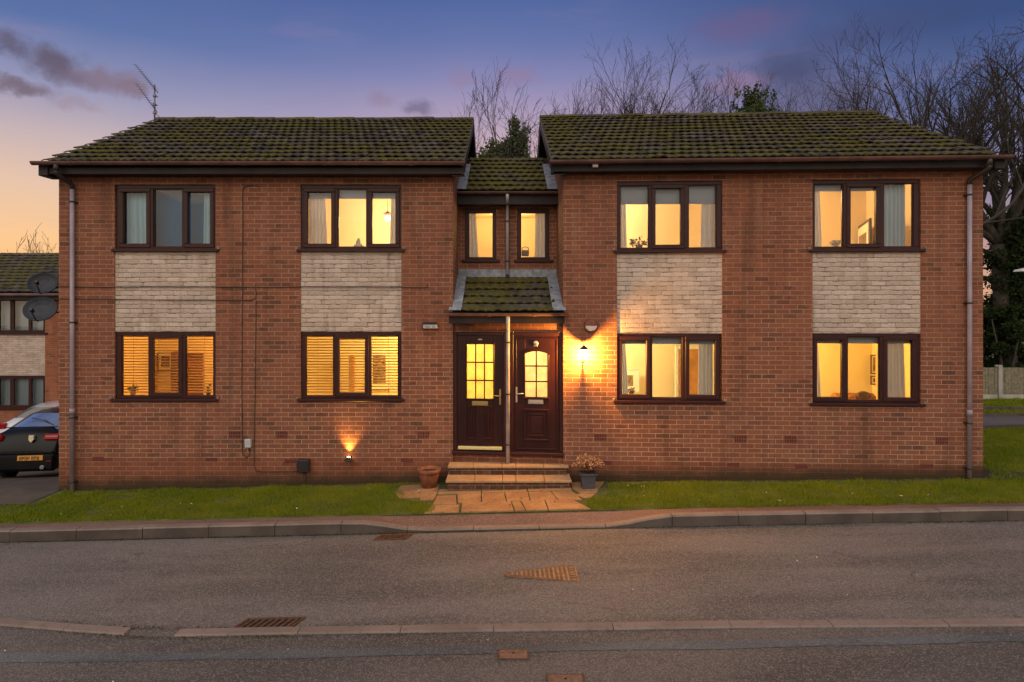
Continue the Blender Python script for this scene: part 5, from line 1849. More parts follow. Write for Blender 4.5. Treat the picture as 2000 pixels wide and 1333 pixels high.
pts = [(rg.uniform(-8, -1.3), rg.uniform(9.15, 10.3), 0) for _ in range(26)] + [(rg.uniform(1.6, 8), rg.uniform(9.1, 10.1), 0) for _ in range(30)]
scatter('petals', [(x, y, lat(x) + .035) for x, y, z in pts], .012, M['daisy'], 'small white petals on the lawn', .3, 6)
pts = [(rg.uniform(-8, -1.3), rg.uniform(9.15, 10.3), .03) for _ in range(16)] + [(rg.uniform(1.6, 8), rg.uniform(9.1, 10.1), .03) for _ in range(14)] + [(rg.uniform(-1, 1.2), rg.uniform(9.1, 9.9), .006) for _ in range(12)]
pts = [(x, y, lat(x) + z) for x, y, z in pts] + [(rg.uniform(-6, 6), rg.uniform(5.2, 8.5), -.15 + lat(0)) for _ in range(0)]
scatter('fallen_leaves', pts, .022, M['litter'], 'scattered brown leaves on lawn and path', .4, 7)
pts = [(x, rg.uniform(5.0, 8.5), 0) for x in [rg.uniform(-6, 6) for _ in range(40)]]
scatter('stone_chips', [(x, y, road_z(x, y) + .006) for x, y, z in pts], .010, M['daisy'], 'pale stone chips scattered on the asphalt', .2, 8)


# drain grates and covers set in the road
def grate(x0, x1, ya, yb, label, nb, slant, zoff):
    c = ((x0 + x1) / 2, (ya + yb) / 2)
    z = lat(c[0]) + zoff
    root = empty('drain_grate', (c[0], c[1], z), label, 'drain grate', 'road drain grates')
    sk = slant
    b = MB(lambda x, y, zz: (x + (y - ya) * sk, y, zz + lat(x) - lat(c[0])))
    b.box(x0, x1, ya, ya + .028, z, z + .016, .003); b.box(x0, x1, yb - .028, yb, z, z + .016, .003)
    b.box(x0, x0 + .028, ya + .028, yb - .028, z, z + .0155, .003); b.box(x1 - .028, x1, ya + .028, yb - .028, z, z + .0155, .003)
    b.build('frame', M['iron'], root)
    b = MB(lambda x, y, zz: (x + (y - ya) * sk, y, zz + lat(x) - lat(c[0])))
    for i in range(nb):
        x = x0 + .03 + (x1 - x0 - .06) * (i + .5) / nb
        w = (x1 - x0) / nb * .22
        b.box(x - w, x + w, ya + .028, yb - .028, z + .001, z + .014, .003)
    b.build('bars', M['iron'], root)
    b = MB(lambda x, y, zz: (x + (y - ya) * sk, y, zz + lat(x) - lat(c[0])))
    b.box(x0 + .02, x1 - .02, ya + .02, yb - .02, z - .02, z + .0035); b.build('hollow_dark_plate', M['hole'], root)  # black plate under the bars paints the dark of the pit


grate(-2.63, -2.05, 6.15, 6.37, 'iron drain grate beside the flush kerb in the foreground', 8, .35, -.152)
grate(-1.74, -1.30, 8.47, 8.68, 'small iron drain grate below the far kerb', 8, .35, -.164)

# triangular cover
xm, ym = .45, 7.25
z = road_z(xm, ym) + .004
tri = [(.03, 7.30), (.0, 7.26), (.01, 7.215), (.05, 7.19), (.855, 7.03), (.80, 7.50), (.745, 7.51)]
root = empty('manhole_cover', (xm, ym, z), 'rusty wedge shaped ribbed cover in the middle of the road', 'manhole cover')
b = MB(); b.prism(tri, z - .03, z + .006); b.build('lid', M['rust_dark'], root)
b = MB()
for i in range(13):
    x = .08 + .052 * i
    hw = (x - .0) / .80
    b.box(x, x + .024, 7.25 - .20 * hw - .005, 7.26 + .235 * hw, z + .006, z + .013, .002)
b.build('rib', M['rust_cover'], root)
b = MB()
for k in range(6): b.box(.745 - .01 * k * 0 , .80, 7.09 + k * .065, 7.115 + k * .065, z + .006, z + .0125, .002)
b.box(.81, .825, 7.06, 7.46, z + .006, z + .012, .002); b.build('raised_edge', M['brass'] if False else M['rust_cover'], root)
for x0, x1, ya, yb, lab in ((-.045, .205, 5.53, 5.66, 'small orange rust cover with a key hole in the near road'), (.355, .64, 5.12, 5.26, 'second small rust cover, cut by the bottom edge of the view')):
    xm = (x0 + x1) / 2; z = lat(xm) - .140
    root = empty('stopcock_cover', (xm, (ya + yb) / 2, z), lab, 'utility cover', 'small utility covers in the near road')
    b = MB(); b.box(x0, x1, ya, yb, z - .03, z + .006, .006); b.build('lid', M['rust_box'], root)
    b = MB(); b.lathe([(.011, 0), (.011, .002)], (xm, (ya + yb) / 2 + .01, z + .006), 10); b.build('key_hole_disc', M['hole'], root)  # black disc paints the shade of the hole
    b = MB()
    b.box(x0 - .014, x1 + .014, ya - .014, ya - .001, z - .03, z + .004, .002); b.box(x0 - .014, x1 + .014, yb + .001, yb + .014, z - .03, z + .004, .002)
    b.box(x0 - .014, x0 - .001, ya, yb, z - .03, z + .0035, .002); b.box(x1 + .001, x1 + .014, ya, yb, z - .03, z + .0035, .002); b.build('rim', M['iron'], root)

# parking yard on the left and side road on the right
xs = axis((-40, -14, 8), (-14, -7.42, 18)); ys = axis((9.95, 11, 8), (11, 22.5, 30))
sheet('parking_yard', xs, ys, lambda x, y: terrain(x, y) - .001 + .006 * mnoise.noise((x, y, 0)), M['yard'], kind='structure', label='sloping paved parking yard at the left of the building')
xs = axis((9, 60, 60)); ys = axis((0, 1, 6))
sheet('side_road', xs, [0, .2, .4, .6, .8, 1.0], lambda x, t: 0, M['road_near'], kind='structure', label='side road beyond the right lawn')
so = bpy.data.objects['side_road']
for v_ in so.data.vertices:
    x, t = v_.co.x, v_.co.y
    y = 15.05 + .10 * (x - 9.5) * .8 + t * 2.5
    v_.co = (x, y, terrain(x, y) + .004)
for yo, lab in ((0, 'near kerb of the side road'), (2.5, 'far kerb of the side road')):
    mb = MB()
    for i in range(40):
        a, b_ = 9 + i * .915, 9 + (i + 1) * .915 - .008
        ya, yb = 15.0 + .08 * (a - 9.5) + yo, 15.0 + .08 * (b_ - 9.5) + yo
        za, zb_ = terrain(a, ya), terrain(b_, yb)
        h = .07
        mb.face([(a, ya, za - .1), (b_, yb, zb_ - .1), (b_, yb, zb_ + h), (a, ya, za + h)])
        mb.face([(a, ya, za + h), (b_, yb, zb_ + h), (b_, yb + .12, zb_ + h), (a, ya + .12, za + h)])
        mb.face([(a, ya + .12, za + h), (b_, yb + .12, zb_ + h), (b_, yb + .12, zb_ - .1), (a, ya + .12, za - .1)])
    mb.build('side_road_kerb', M['kerb'], None, lab, kind='structure')
# second, narrower road edge below the fence verge
mb = MB(); mb.xf = None
for i in range(30):
    a, b_ = 10 + i * .915, 10 + (i + 1) * .915 - .008
    y = 19.6
    mb.box(a, b_, y, y + .12, terrain(a, y) - .1, terrain(a, y) + .10, .01)
mb.build('verge_kerb', M['kerb'], None, 'low kerb along the grass verge before the fence', kind='structure')
# dirt margin at the right corner of the building
b = MB()
pts = [(7.6, 10.2), (7.7, 10.02), (8.5, 10.0), (9.2, 10.2), (8.4, 10.42), (7.95, 10.8), (7.85, 12.5), (7.6, 12.5)]
b.face([(x, y, terrain(x, y) + .002) for x, y in pts]); b.build('soil_margin', M['soil'], None, 'bare soil margin round the right corner', kind='structure')
# ================================================================ NEIGHBOUR, CARS, FENCE, TREES
NB = Block(22.0)
nb = empty('neighbour_building', (-18, 22, -1.6), 'second brick building with cream panel and dark window strips behind the parked cars', 'building')
nx0, nx1 = -27.0, -12.5
zg = -2.2
mb = MB()
col = (NB.u(-60), NB.u(88), NB.z(40, 797), NB.z(40, 582))
wall_front(mb, NB, nx0, nx1, zg, 3.32, [col], rev=.12)
for x, fl in ((nx0, True), (nx1, False)): gable(mb, x, 22.0, 6.4, zg, 3.32, 3.2, 4.80, fl)
M['brick_far'] = brick_mat('neighbour_brick', REDS, lin(160, 118, 92), .08)
mb.build('wall', M['brick_far'], nb)
p = MB(NB.P); p.face([(col[0], .016, NB.z(40, 734)), (col[1], .016, NB.z(40, 734)), (col[1], .016, NB.z(40, 653)), (col[0], .016, NB.z(40, 653))])
p.build('painted_panel', M['cream'], nb)
for y0_, y1_, lab in ((583, 650, 'upper window strip'), (735, 797, 'ground floor window strip')):
    fr = MB(NB.P); sc = 22 / F
    U = NB.u; zt, zb = NB.z(40, y0_), NB.z(40, y1_)
    u0, u1 = col[0] + .004, col[1] - .004
    lights = [(-56, -32), (-26, -8), (-2, 18), (26, 54), (60, 83)]
    ed = [u0]
    for a, b in lights: ed += [U(a), U(b)]
    ed.append(u1)
    fr.box(u0, u1, .03, .10, zt - .09, zt, .006); fr.box(u0, u1, .03, .10, zb, zb + .08, .006)
    for a, b in zip(ed[::2], ed[1::2]): fr.box(a, b, .031, .099, zb + .08, zt - .09, .006)
    o = fr.build('window', M['frame'], nb)
    for a, b in lights:
        g = MB(NB.P); g.box(U(a) - .01, U(b) + .01, .06, .066, zb + .07, zt - .08); g.build('pane', M['glass'], o)
    s = MB(NB.P); s.box(u0 - .1, u1 + .1, -.06, .03, zb - .06, zb, .006); s.build('sill', M['frame'], o)
    room(NB, u0 - .2, u1 + .2, zb - .1, zt + .1, 1.0, M['wall_cool'])
    if y0_ > 700:
        curtain(NB, u0 + .05, u1 - .05, u0 + .05, u1 - .05, zb, zt, .25, 'pale pleated net across the neighbour ground floor windows', 40, 'curtain_blue', .03, 77)
    else:
        cloth_panel(NB, u0 + .05, u1 - .05, zb + .02, zt - .02, .25, 'pale closed blind across the neighbour upper windows', 'curtain_blue')
mb = MB()
dn = lambda u: 22.0
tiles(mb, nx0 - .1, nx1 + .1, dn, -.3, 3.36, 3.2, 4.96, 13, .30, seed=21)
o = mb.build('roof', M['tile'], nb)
b = MB(); plain_slope(b, nx0 - .1, nx1 + .1, dn, 6.7, 3.36, 3.2, 4.95, .03); b.build('rear_slope', M['tile'], o)
f = MB(NB.P); f.box(nx0 - .1, nx1 + .1, -.28, -.25, 3.10, 3.30, .004); f.box(nx0 - .1, nx1 + .1, -.25, 0, 3.11, 3.125); f.build('fascia', M['fascia'], nb)
f = MB(); f.tube([(nx0 - .1, 21.66, 3.27), (nx1 + .1, 21.66, 3.27)], .06, 10); f.build('gutter', M['gutter'], nb)
room(NB, -15.9 + .0, -15.6, -9, -8.9, .5, M['wall_cool']) if False else None


# ---- cars
def car(name, label, loc, heading, paintm, stations, Wd, pitch=0.0, rear_detail=True):
    """stations: (x from rear, sill z, belt z, roof z, half width at belt factor, half width at roof factor, glass flag)"""
    root = empty(name, loc, label, 'car', 'cars in the parking yard')
    mat = Matrix.Translation(loc) @ Matrix.Rotation(heading, 4, 'Z') @ Matrix.Rotation(pitch, 4, 'X')
    X = lambda l, s, z: tuple(mat @ Vector((s, l, z)))          # l forward, s sideways
    hw = Wd / 2
    def sec(st):
        l, zs, zb, zr, wb, wr, g = st
        return [(hw * wb * .90, zs), (hw * wb * .985, zs + .10), (hw * wb, zs + (zb - zs) * .55), (hw * wb * .985, zb - .05), (hw * wb * .95, zb), (hw * wr, max(zr - .07, zb + .004)), (hw * wr * .80, zr), (0, zr + .012)]
    body, gl = MB(), MB()
    S_ = [sec(s) for s in stations]
    for (a, sa), (b, sb) in zip(zip(stations, S_), zip(stations[1:], S_[1:])):
        for sg in (1, -1):
            for k in range(7):
                q = [X(a[0], sg * sa[k][0], sa[k][1]), X(b[0], sg * sb[k][0], sb[k][1]), X(b[0], sg * sb[k + 1][0], sb[k + 1][1]), X(a[0], sg * sa[k + 1][0], sa[k + 1][1])]
                if sg < 0: q.reverse()
                side_glass = k == 4 and a[6] in ('s', 'b') and b[6] in ('s', 'b', 'e')
                top_glass = k in (5, 6) and a[6] == 'r'
                rear_side = k == 4 and a[6] == 'r'
                (gl if (side_glass or top_glass) else body).face(q, True)
    for st, s, rv in ((stations[0], S_[0], False), (stations[-1], S_[-1], True)):
        ring = [X(st[0], w, z) for w, z in s] + [X(st[0], -w, z) for w, z in s[::-1][1:]]
        body.face(ring if rv else ring[::-1])
    for mb, nm, mt in ((body, 'body', paintm), (gl, 'window', M['glass_dark'])):
        o = mb.build(nm, mt, root)
        bm = o.data
        import bmesh as _b
        q = _b.new(); q.from_mesh(bm); _b.ops.remove_doubles(q, verts=q.verts, dist=.0008); _b.ops.recalc_face_normals(q, faces=q.faces); q.to_mesh(bm); q.free()
    Lc = stations[-1][0]
    for l in (.78, Lc - .88):
        for sg in (1, -1):
            c = X(l, sg * (hw - .10), .315); ax = (mat.to_3x3() @ Vector((sg, 0, 0)))
            b = MB(); b.lathe([(.20, -.10), (.29, -.10), (.315, -.08), (.315, .07), (.29, .095), (.215, .098)], c, 24, ax); o = b.build('wheel', M['tyre'], root)
            b = MB(); b.lathe([(.215, .05), (.205, .096), (.19, .07)], c, 24, ax)
            A = Vector(ax).normalized(); U = A.orthogonal().normalized(); W = A.cross(U)
            for k in range(5):
                t = 2 * math.pi * k / 5
                d = U * math.cos(t) + W * math.sin(t)
                b.tube([Vector(c) + A * .085 + d * .04, Vector(c) + A * .08 + d * .20], [.035, .022], 6)
            b.lathe([(.05, .06), (.045, .1)], c, 12, ax); b.build('rim', M['alloy'], o)
            b = MB(); n = 14                                     # dark wheel arch
            for k in range(n):
                t0, t1 = math.pi * k / n, math.pi * (k + 1) / n
                P0 = [X(l + math.cos(t) * r, sg * (hw * .985 + .008), .315 + math.sin(t) * r) for t, r in ((t0, .315), (t1, .315), (t1, .375), (t0, .375))]
                b.face(P0)
            b.build('wheel_arch', M['black'], root)
    return root, X, hw


def xbox(X, l0, l1, s0, s1, z0, z1, bev=.01):
    b = MB(lambda s, l, z: X(l, s, z)); b.box(s0, s1, l0, l1, z0, z1, bev); return b


hatch = [(0, .34, .62, .64, .80, .62, ''), (.05, .30, .86, .90, .92, .72, ''), (.14, .26, .97, 1.06, .97, .70, ''), (.34, .24, .97, 1.12, .99, .70, 'r'), (.62, .24, .96, 1.235, 1, .68, 'r'), (1.0, .24, .95, 1.37, 1, .66, 'b'),
         (1.5, .24, .94, 1.44, 1, .66, 's'), (2.3, .24, .93, 1.45, 1, .66, 's'), (2.75, .24, .93, 1.40, 1, .64, 'r'), (3.3, .25, .92, 1.10, .99, .68, 'e'), (3.5, .25, .91, .98, .98, .74, ''), (4.1, .26, .80, .86, .94, .72, ''), (4.42, .30, .66, .70, .84, .64, ''), (4.5, .36, .55, .58, .74, .55, '')]
bx_, byy = (38 - CX) / F * 14.0, 14.0
root, X, hw = car('parked_car', 'black parked car seen from behind with amber number plate', (bx_, byy, terrain(bx_, byy + .6) + .02), R(7), M['car_black'], [(a, b, c * 1.05, d * 1.05, e, f, g) for a, b, c, d, e, f, g in hatch], 1.56, R(-6))
for s in (-1, 1):
    b = xbox(X, -.005, .16, s * .76, s * .42, .90, 1.04, .03); b.build('tail_light', M['tail'], root)
    b = xbox(X, -.012, -.004, s * .73, s * .48, .975, 1.0, .003); b.build('light_strip', M['alloy'], root)
b = xbox(X, -.09, .10, -.735, .735, .24, .62, .06); b.build('bumper', M['car_black'], root)
b = xbox(X, -.05, .02, -.66, .66, .62, .655, .01); b.build('bumper_step', M['car_black'], root)
b = xbox(X, -.108, -.088, -.02, .50, .48, .59, .006); pl = b.build('number_plate', M['plate'], root)
b = MB(lambda s, l, z: X(l, s, z)); rg = random.Random(9); x = .015
for k in range(7):
    w_ = .042; x += .012 if k != 4 else .04
    b.box(x, x + w_ * .32, -.112, -.108, .497, .573); b.box(x + w_ * .68, x + w_, -.112, -.108, .492 + .03 * (k % 2), .568); b.box(x + w_ * .3, x + w_ * .7, -.112, -.108, .52 + .02 * (k % 3), .535 + .02 * (k % 3))
    x += w_
b.build('plate_lettering', M['cable'], pl)
b = MB(lambda s, l, z: X(l, s, z)); b.prism([(.14, 1.02), (.14, .92), (.19, .86), (.24, .92), (.24, 1.02)], .05, -.025, axis=1); bo = b.build('badge', M['badge'], root)
b = xbox(X, .30, .335, -.55, .55, 1.165, 1.185, .006); b.build('spoiler', M['car_black'], root)
b = MB(); b.tube([X(.40, .42, 1.20), X(.58, .12, 1.31)], .012, 6); b.tube([X(.56, .16, 1.30), X(.66, -.20, 1.36)], .010, 6); b.build('wiper', M['black'], root)
for s in (-.5, .5):
    b = MB(); b.lathe([(.04, -.06), (.045, .05), (.038, .05)], X(-.08, s, .33), 12, tuple(Vector(X(-1, 0, 0)) - Vector(X(0, 0, 0)))); b.build('exhaust', M['alloy'], root)
b = xbox(X, -.10, -.085, .56, .66, .45, .47, .004); b.build('reflector', M['tail'], root)

wx, wy = (46 - CX) / F * 19.6, 19.6
root, X, hw = car('parked_car', 'white parked car beyond the black one', (wx, wy, terrain(wx, wy) + .0), R(4), M['car_white'], [(a, b, c * .97, d * .97, e, f, g) for a, b, c, d, e, f, g in hatch], 1.84, R(-2))
for s in (-1, 1):
    b = xbox(X, -.005, .16, s * .86, s * .55, .80, .97, .03); b.build('tail_light', M['tail'], root)
b = xbox(X, -.08, .10, -.84, .84, .34, .62, .05); b.build('bumper', M['car_white'], root)
b = xbox(X, -.10, -.078, -.26, .26, .45, .56, .005); b.build('number_plate', M['plate'], root)
rx_, ry_ = (84 - CX) / F * 20.9, 20.9
root, X, hw = car('parked_car', 'maroon parked car side on behind the white one', (rx_ - .3, ry_, terrain(rx_, ry_) + .05), R(-90), M['car_red'], hatch, 1.75, 0)
for s in (-1, 1):
    b = xbox(X, -.005, .14, s * .84, s * .58, .76, .93, .03); b.build('tail_light', M['tail'], root)
b = xbox(X, -.06, .10, -.80, .80, .34, .60, .05); b.build('bumper', M['car_red'], root)

# ---- timber fence with concrete posts on the right
FY = 24.0
fx = lambda px: (px - CX) / F * FY
zb0 = terrain(18, FY)
fn = empty('timber_fence', (fx(1960), FY, zb0), 'grey timber board fence with pale concrete posts beyond the side road', 'fence')
pz = CZ + (HY - 718) / F * FY
posts = [fx(1952) + 2.0 * k for k in range(-1, 9)]
for x in posts:
    b = MB(); b.box(x - .075, x + .075, FY - .07, FY + .07, zb0 - .3, pz + .09, .012); b.box(x - .16, x - .07, FY - .05, FY + .05, pz + .02, pz + .09, .012); b.build('post', M['post'], fn)
for a, b_ in zip(posts, posts[1:]):
    b = MB(); x = a + .085; rg = random.Random(int(a * 10))
    while x < b_ - .09:
        w_ = min(.115, b_ - .085 - x)
        y = FY + rg.uniform(-.008, .008)
        b.box(x, x + w_ - .006, y - .012, y + .012, zb0 + .17, pz + rg.uniform(-.012, .0), .003); x += .115
    b.build('panel', M['fence'], fn)
    b = MB(); b.box(a + .08, b_ - .08, FY - .03, FY + .03, zb0 - .2, zb0 + .165, .01); b.build('gravel_board', M['post'], fn)

# street lamp whose head just enters the view at the right edge
lx_, ly_, lz_ = at(2010, 527, 17.0)
sl_ = empty('street_lamp', (lx_ + .62, ly_, terrain(lx_, ly_)), 'pale street lamp head just entering at the right edge', 'street lamp')
b = MB(); b.tube([(lx_ + .62, ly_, terrain(lx_, ly_) - .2), (lx_ + .62, ly_, lz_ - .1), (lx_ + .55, ly_, lz_ + .03), (lx_ + .30, ly_, lz_ + .04)], [.06, .045, .04, .035], 10); b.build('pole', M['greybox'], sl_)
b = MB(); b.prism([(lx_ - .32, lz_ - .05), (lx_ + .32, lz_ - .07), (lx_ + .34, lz_ + .05), (lx_ + .1, lz_ + .08), (lx_ - .28, lz_ + .0)], ly_ - .14, ly_ + .14, axis=1); b.build('head', M['white'], sl_)


# ---- trees
def grow(paths, p, d, L, r, depth, rg, maxd, spread, up, wander, kids, rmin, shrink):
    n = max(3, int(3 + L * 1.1)) if depth < 2 else 4
    step = L / n
    pts, rs = [p.copy()], [r]
    d = d.normalized()
    for i in range(n):
        d = (d + Vector((rg.gauss(0, wander), rg.gauss(0, wander), rg.gauss(0, wander) + up))).normalized()
        p = p + d * step
        t = (i + 1) / n
        pts.append(p.copy()); rs.append(max(rmin, r * (1 - t * (.62 if depth < maxd else .75))))
    paths.append((depth, pts, rs))
    if depth >= maxd: return
    k = kids[depth]
    for j in range(k):
        t = (.22 if depth > 0 else .30) + (1.0 - (.22 if depth > 0 else .30)) * (j + rg.uniform(.1, .9)) / k
        f = t * n; i = min(int(f), n - 1)
        q = pts[i].lerp(pts[i + 1], f - i)
        rr = rs[i] + (rs[i + 1] - rs[i]) * (f - i)
        dd = (pts[i + 1] - pts[i]).normalized()
        ax = dd.orthogonal().normalized()
        ax.rotate(Matrix.Rotation(rg.uniform(0, 6.283), 3, dd))
        nd = dd.copy(); nd.rotate(Matrix.Rotation(R(rg.uniform(*spread)), 3, ax))
        grow(paths, q, nd, L * rg.uniform(*shrink) * (1.1 - .45 * t), max(rmin, rr * rg.uniform(.5, .72)), depth + 1, rg, maxd, spread, up, wander, kids, rmin, shrink)


def bare_tree(name, label, px, D, ztop_px, seed, r=.14, stems=1, lean=0.0, spread=(18, 42), kids=(7, 7, 6, 0), maxd=3, up=.06, wander=.09, fork=.35, base=None, group='bare winter trees behind the building', rmin=.0045, shrink=(.42, .66), mat='bark', fan=14):
    rg = random.Random(seed)
    x, y = (px - CX) / F * D, D
    z0 = terrain(x, y) if base is None else base
    H = CZ + (HY - ztop_px) / F * D - z0
    root = empty(name, (x, y, z0), label, 'tree', group)
    paths = []
    if stems == 1:
        grow(paths, Vector((x, y, z0 - .2)), Vector((lean, 0, 1)), H * .80, r, 0, rg, maxd, spread, up, wander * .5, kids, rmin, shrink)
    else:
        hf = H * fork
        paths.append((0, [Vector((x, y, z0 - .2)), Vector((x + lean * hf * .5, y, z0 + hf * .5)), Vector((x + lean * hf, y, z0 + hf))], [r * 1.15, r, r * .9]))
        for s in range(stems):
            a = 2 * math.pi * s / stems + rg.uniform(-.3, .3)
            tl = R(rg.uniform(fan * .5, fan * 1.6))
            dd = Vector((math.cos(a) * math.sin(tl) + lean * .3, math.sin(a) * math.sin(tl) * .6, math.cos(tl)))
            grow(paths, Vector((x + lean * hf, y, z0 + hf - .05)), dd, H * (1 - fork) * rg.uniform(.62, .86), r * rg.uniform(.42, .60), 1, rg, maxd, spread, up, wander, kids, rmin, shrink)
    tb, cb = MB(), MB()
    for dep, pts, rs in paths:
        n = (9, 6, 4, 3, 3, 3)[dep]
        (tb if dep <= 1 else cb).tube(pts, rs, n, cap=dep <= 1)
    tb.build('trunk', M[mat], root); cb.build('crown', M[mat], root, label='bare twigs')
    return root, paths


def leaves(name, centres, n, size, mat, parent, seed, label=None, flat=.5):
    """centres: (x,y,z, rx,ry,rz, weight); leaf quads gather towards the shells of clumps"""
    rs = np.random.RandomState(seed)
    wts = np.array([c[6] for c in centres], float); wts /= wts.sum()
    idx = rs.choice(len(centres), n, p=wts)
    C = np.array([c[:6] for c in centres])[idx]
    dirs = rs.normal(size=(n, 3)); dirs /= np.linalg.norm(dirs, axis=1)[:, None]
    rad = rs.uniform(0, 1, n) ** .45
    P_ = C[:, :3] + dirs * rad[:, None] * C[:, 3:6] * rs.uniform(.75, 1.12, n)[:, None]
    nd = rs.normal(size=(n, 3)); nd /= np.linalg.norm(nd, axis=1)[:, None]
    t = np.cross(nd, rs.normal(size=(n, 3))); t /= np.linalg.norm(t, axis=1)[:, None]
    b = np.cross(nd, t)
    s = size * rs.uniform(.55, 1.35, n)[:, None]
    v = np.stack([P_ - t * s * .5, P_ + b * s * .3 + nd * s * .06, P_ + t * s * .5, P_ - b * s * .3 + nd * s * .06], 1).reshape(-1, 3)
    return mesh_np(name, v, np.arange(n * 4).reshape(-1, 4), 4, M[mat], parent, label=label)


def clumps(c, R3, k, seed, rel=(.28, .5)):
    rg = random.Random(seed); out = []
    for i in range(k):
        d = Vector((rg.gauss(0, 1), rg.gauss(0, 1), rg.gauss(0, 1))).normalized() * rg.random() ** .5
        s = rg.uniform(*rel)
        out.append((c[0] + d.x * R3[0] * (1 - s * .5), c[1] + d.y * R3[1] * (1 - s * .5), c[2] + d.z * R3[2] * (1 - s * .5), R3[0] * s, R3[1] * s, R3[2] * s, R3[0] * R3[2] * s ** 2))
    return out


# between the roofs: many-stemmed bare tree with an ivy covered foot
bare_tree('bare_tree', 'many stemmed bare tree between the two roofs', 985, 22, 186, 31, .09, 10, 0, (16, 40), (0, 7, 6, 4, 0), 4, .05, .13, .34, fan=33)
ix, iy = (985 - CX) / F * 20.5, 20.5
iv = empty('evergreen_shrub', (ix, iy, terrain(ix, iy)), 'dark ivy clad evergreen shrub in the gap between the roofs', 'shrub')
cz = lambda py, D: CZ + (HY - py) / F * D
cx_ = lambda px, D: (px - CX) / F * D
cl = clumps((cx_(966, iy), iy, cz(292, iy)), (.70, .7, .62), 14, 2, (.35, .55)) + clumps((cx_(1010, iy), iy, cz(272, iy)), (.48, .5, .80), 12, 3, (.35, .55)) + clumps((cx_(1025, iy), iy, cz(300, iy)), (.45, .5, .7), 9, 4, (.35, .55)) + [(ix, iy, 4.5, .9, .7, 1.6, .4)]
leaves('foliage', cl, 5600, .11, 'leaf_pale', iv, 5)
b = MB()
for k in range(6):
    a = k * 1.05; b.tube([(ix, iy, terrain(ix, iy) - .1), (ix + .2 * math.cos(a), iy + .2 * math.sin(a), 4), (ix + .6 * math.cos(a), iy + .4 * math.sin(a), 7.6)], [.09, .06, .02], 6)
b.build('trunk', M['bark_green'], iv)

TREES = [
    (1100, 27, 140, 41, .12, 4, 'slender bare tree first right of the roof gap'),
    (1160, 28, 112, 42, .13, 3, 'tall thin forked bare tree right of the roof gap'),
    (1242, 27, 128, 43, .12, 7, 'fan shaped bare tree above the right roof, leftmost big one'),
    (1352, 28, 138, 44, .12, 6, 'bushy fan shaped bare tree above the middle of the right roof'),
    (1452, 30, 145, 45, .12, 4, 'bare shoots rising beside the green bush above the right roof'),
    (1560, 31, 160, 46, .10, 5, 'low thin bare tree right of the green bush'),
    (1668, 29, 98, 47, .13, 8, 'wide spreading bare tree above the right end of the ridge'),
]
for px, D, yt, sd, r, st_, lab in TREES:
    bare_tree('bare_tree', lab, px, D, yt, sd, r, st_, 0, (14, 38), (0, 7, 6, 4, 0), 4, .06, .13, .44, fan=17)
bare_tree('bare_tree', 'tall bare tree with upswept limbs just behind the roof slope on the right', 1828, 23, 62, 51, .15, 9, .02, (16, 42), (0, 8, 6, 4, 0), 4, .05, .14, .42, fan=31, rmin=.005)
# the big tree on the far right, beyond the fence
D = 27
bt, paths = bare_tree('big_tree', 'largest tree at the right edge, thick trunk with ivy and fanned bare limbs', 1966, D, 55, 58, .38, 9, -.04, (16, 46), (0, 9, 7, 5, 0), 4, .045, .14, .40, fan=32, group=None, mat='bark_green', rmin=.006)
b = MB()      # low limbs reaching left over the house end
for pts in ([(1968, 470), (1940, 420), (1922, 400), (1900, 385)], [(1966, 560), (1948, 520), (1925, 492), (1900, 480)], [(1968, 600), (1950, 560), (1930, 545), (1905, 538)], [(1970, 520), (1962, 470), (1954, 430), (1956, 400), (1947, 385)]):
    b.tube([at(x, y, D + .3 * i) for i, (x, y) in enumerate(pts)], [.17 - .035 * i for i in range(len(pts))], 7)
b.build('limb', M['bark_green'], bt)
cl = []
for px, py, rx, rz, k, s in ((1970, 470, .50, 1.6, 14, 1), (1980, 540, .80, 1.6, 18, 2), (1966, 620, .95, 1.2, 14, 3), (1930, 500, .30, .32, 5, 4), (1945, 518, .30, .30, 5, 5), (1928, 545, .32, .2, 4, 6), (1947, 562, .28, .28, 4, 10), (2000, 440, .6, 1.2, 10, 7), (2025, 560, 1.0, 2.4, 16, 8), (1930, 425, .2, .5, 3, 9)):
    cl += clumps((cx_(px, D), D, cz(py, D)), (rx, 1.1, rz), k, 60 + s, (.45, .7))
leaves('ivy', cl, 42000, .15, 'leaf', bt, 66, 'dark ivy on trunk and low limbs')

# green bush showing over the right roof
gx, gy = cx_(1478, 26), 26
gb = empty('evergreen_tree', (gx, gy, terrain(gx, gy)), 'round green evergreen tree topping the right roof line', 'tree')
cl = clumps((gx, gy, cz(225, gy)), (.98, .8, 1.1), 20, 71, (.28, .48)) + [(gx, gy, cz(270, gy), 1.1, .9, 1.4, .6)]
cl += [(cx_(px, gy), gy, cz(py, gy), .16, .16, .26, .03) for px, py in ((1440, 185), (1458, 176), (1480, 168), (1500, 178), (1512, 186), (1434, 205))]
leaves('crown', cl, 5600, .12, 'leaf_mid', gb, 72)
b = MB(); b.tube([(gx, gy, terrain(gx, gy) - .1), (gx, gy, 5), (gx, gy, cz(215, gy))], [.16, .12, .03], 8)
for k in range(7):
    a = k * .9; b.tube([(gx, gy, 7), (gx + .5 * math.cos(a), gy + .4 * math.sin(a), 9.0), (gx + .8 * math.cos(a), gy + .6 * math.sin(a), 10.2 + .35 * math.sin(k * 2.2))], [.05, .03, .01], 5)
b.build('trunk', M['bark_green'], gb)

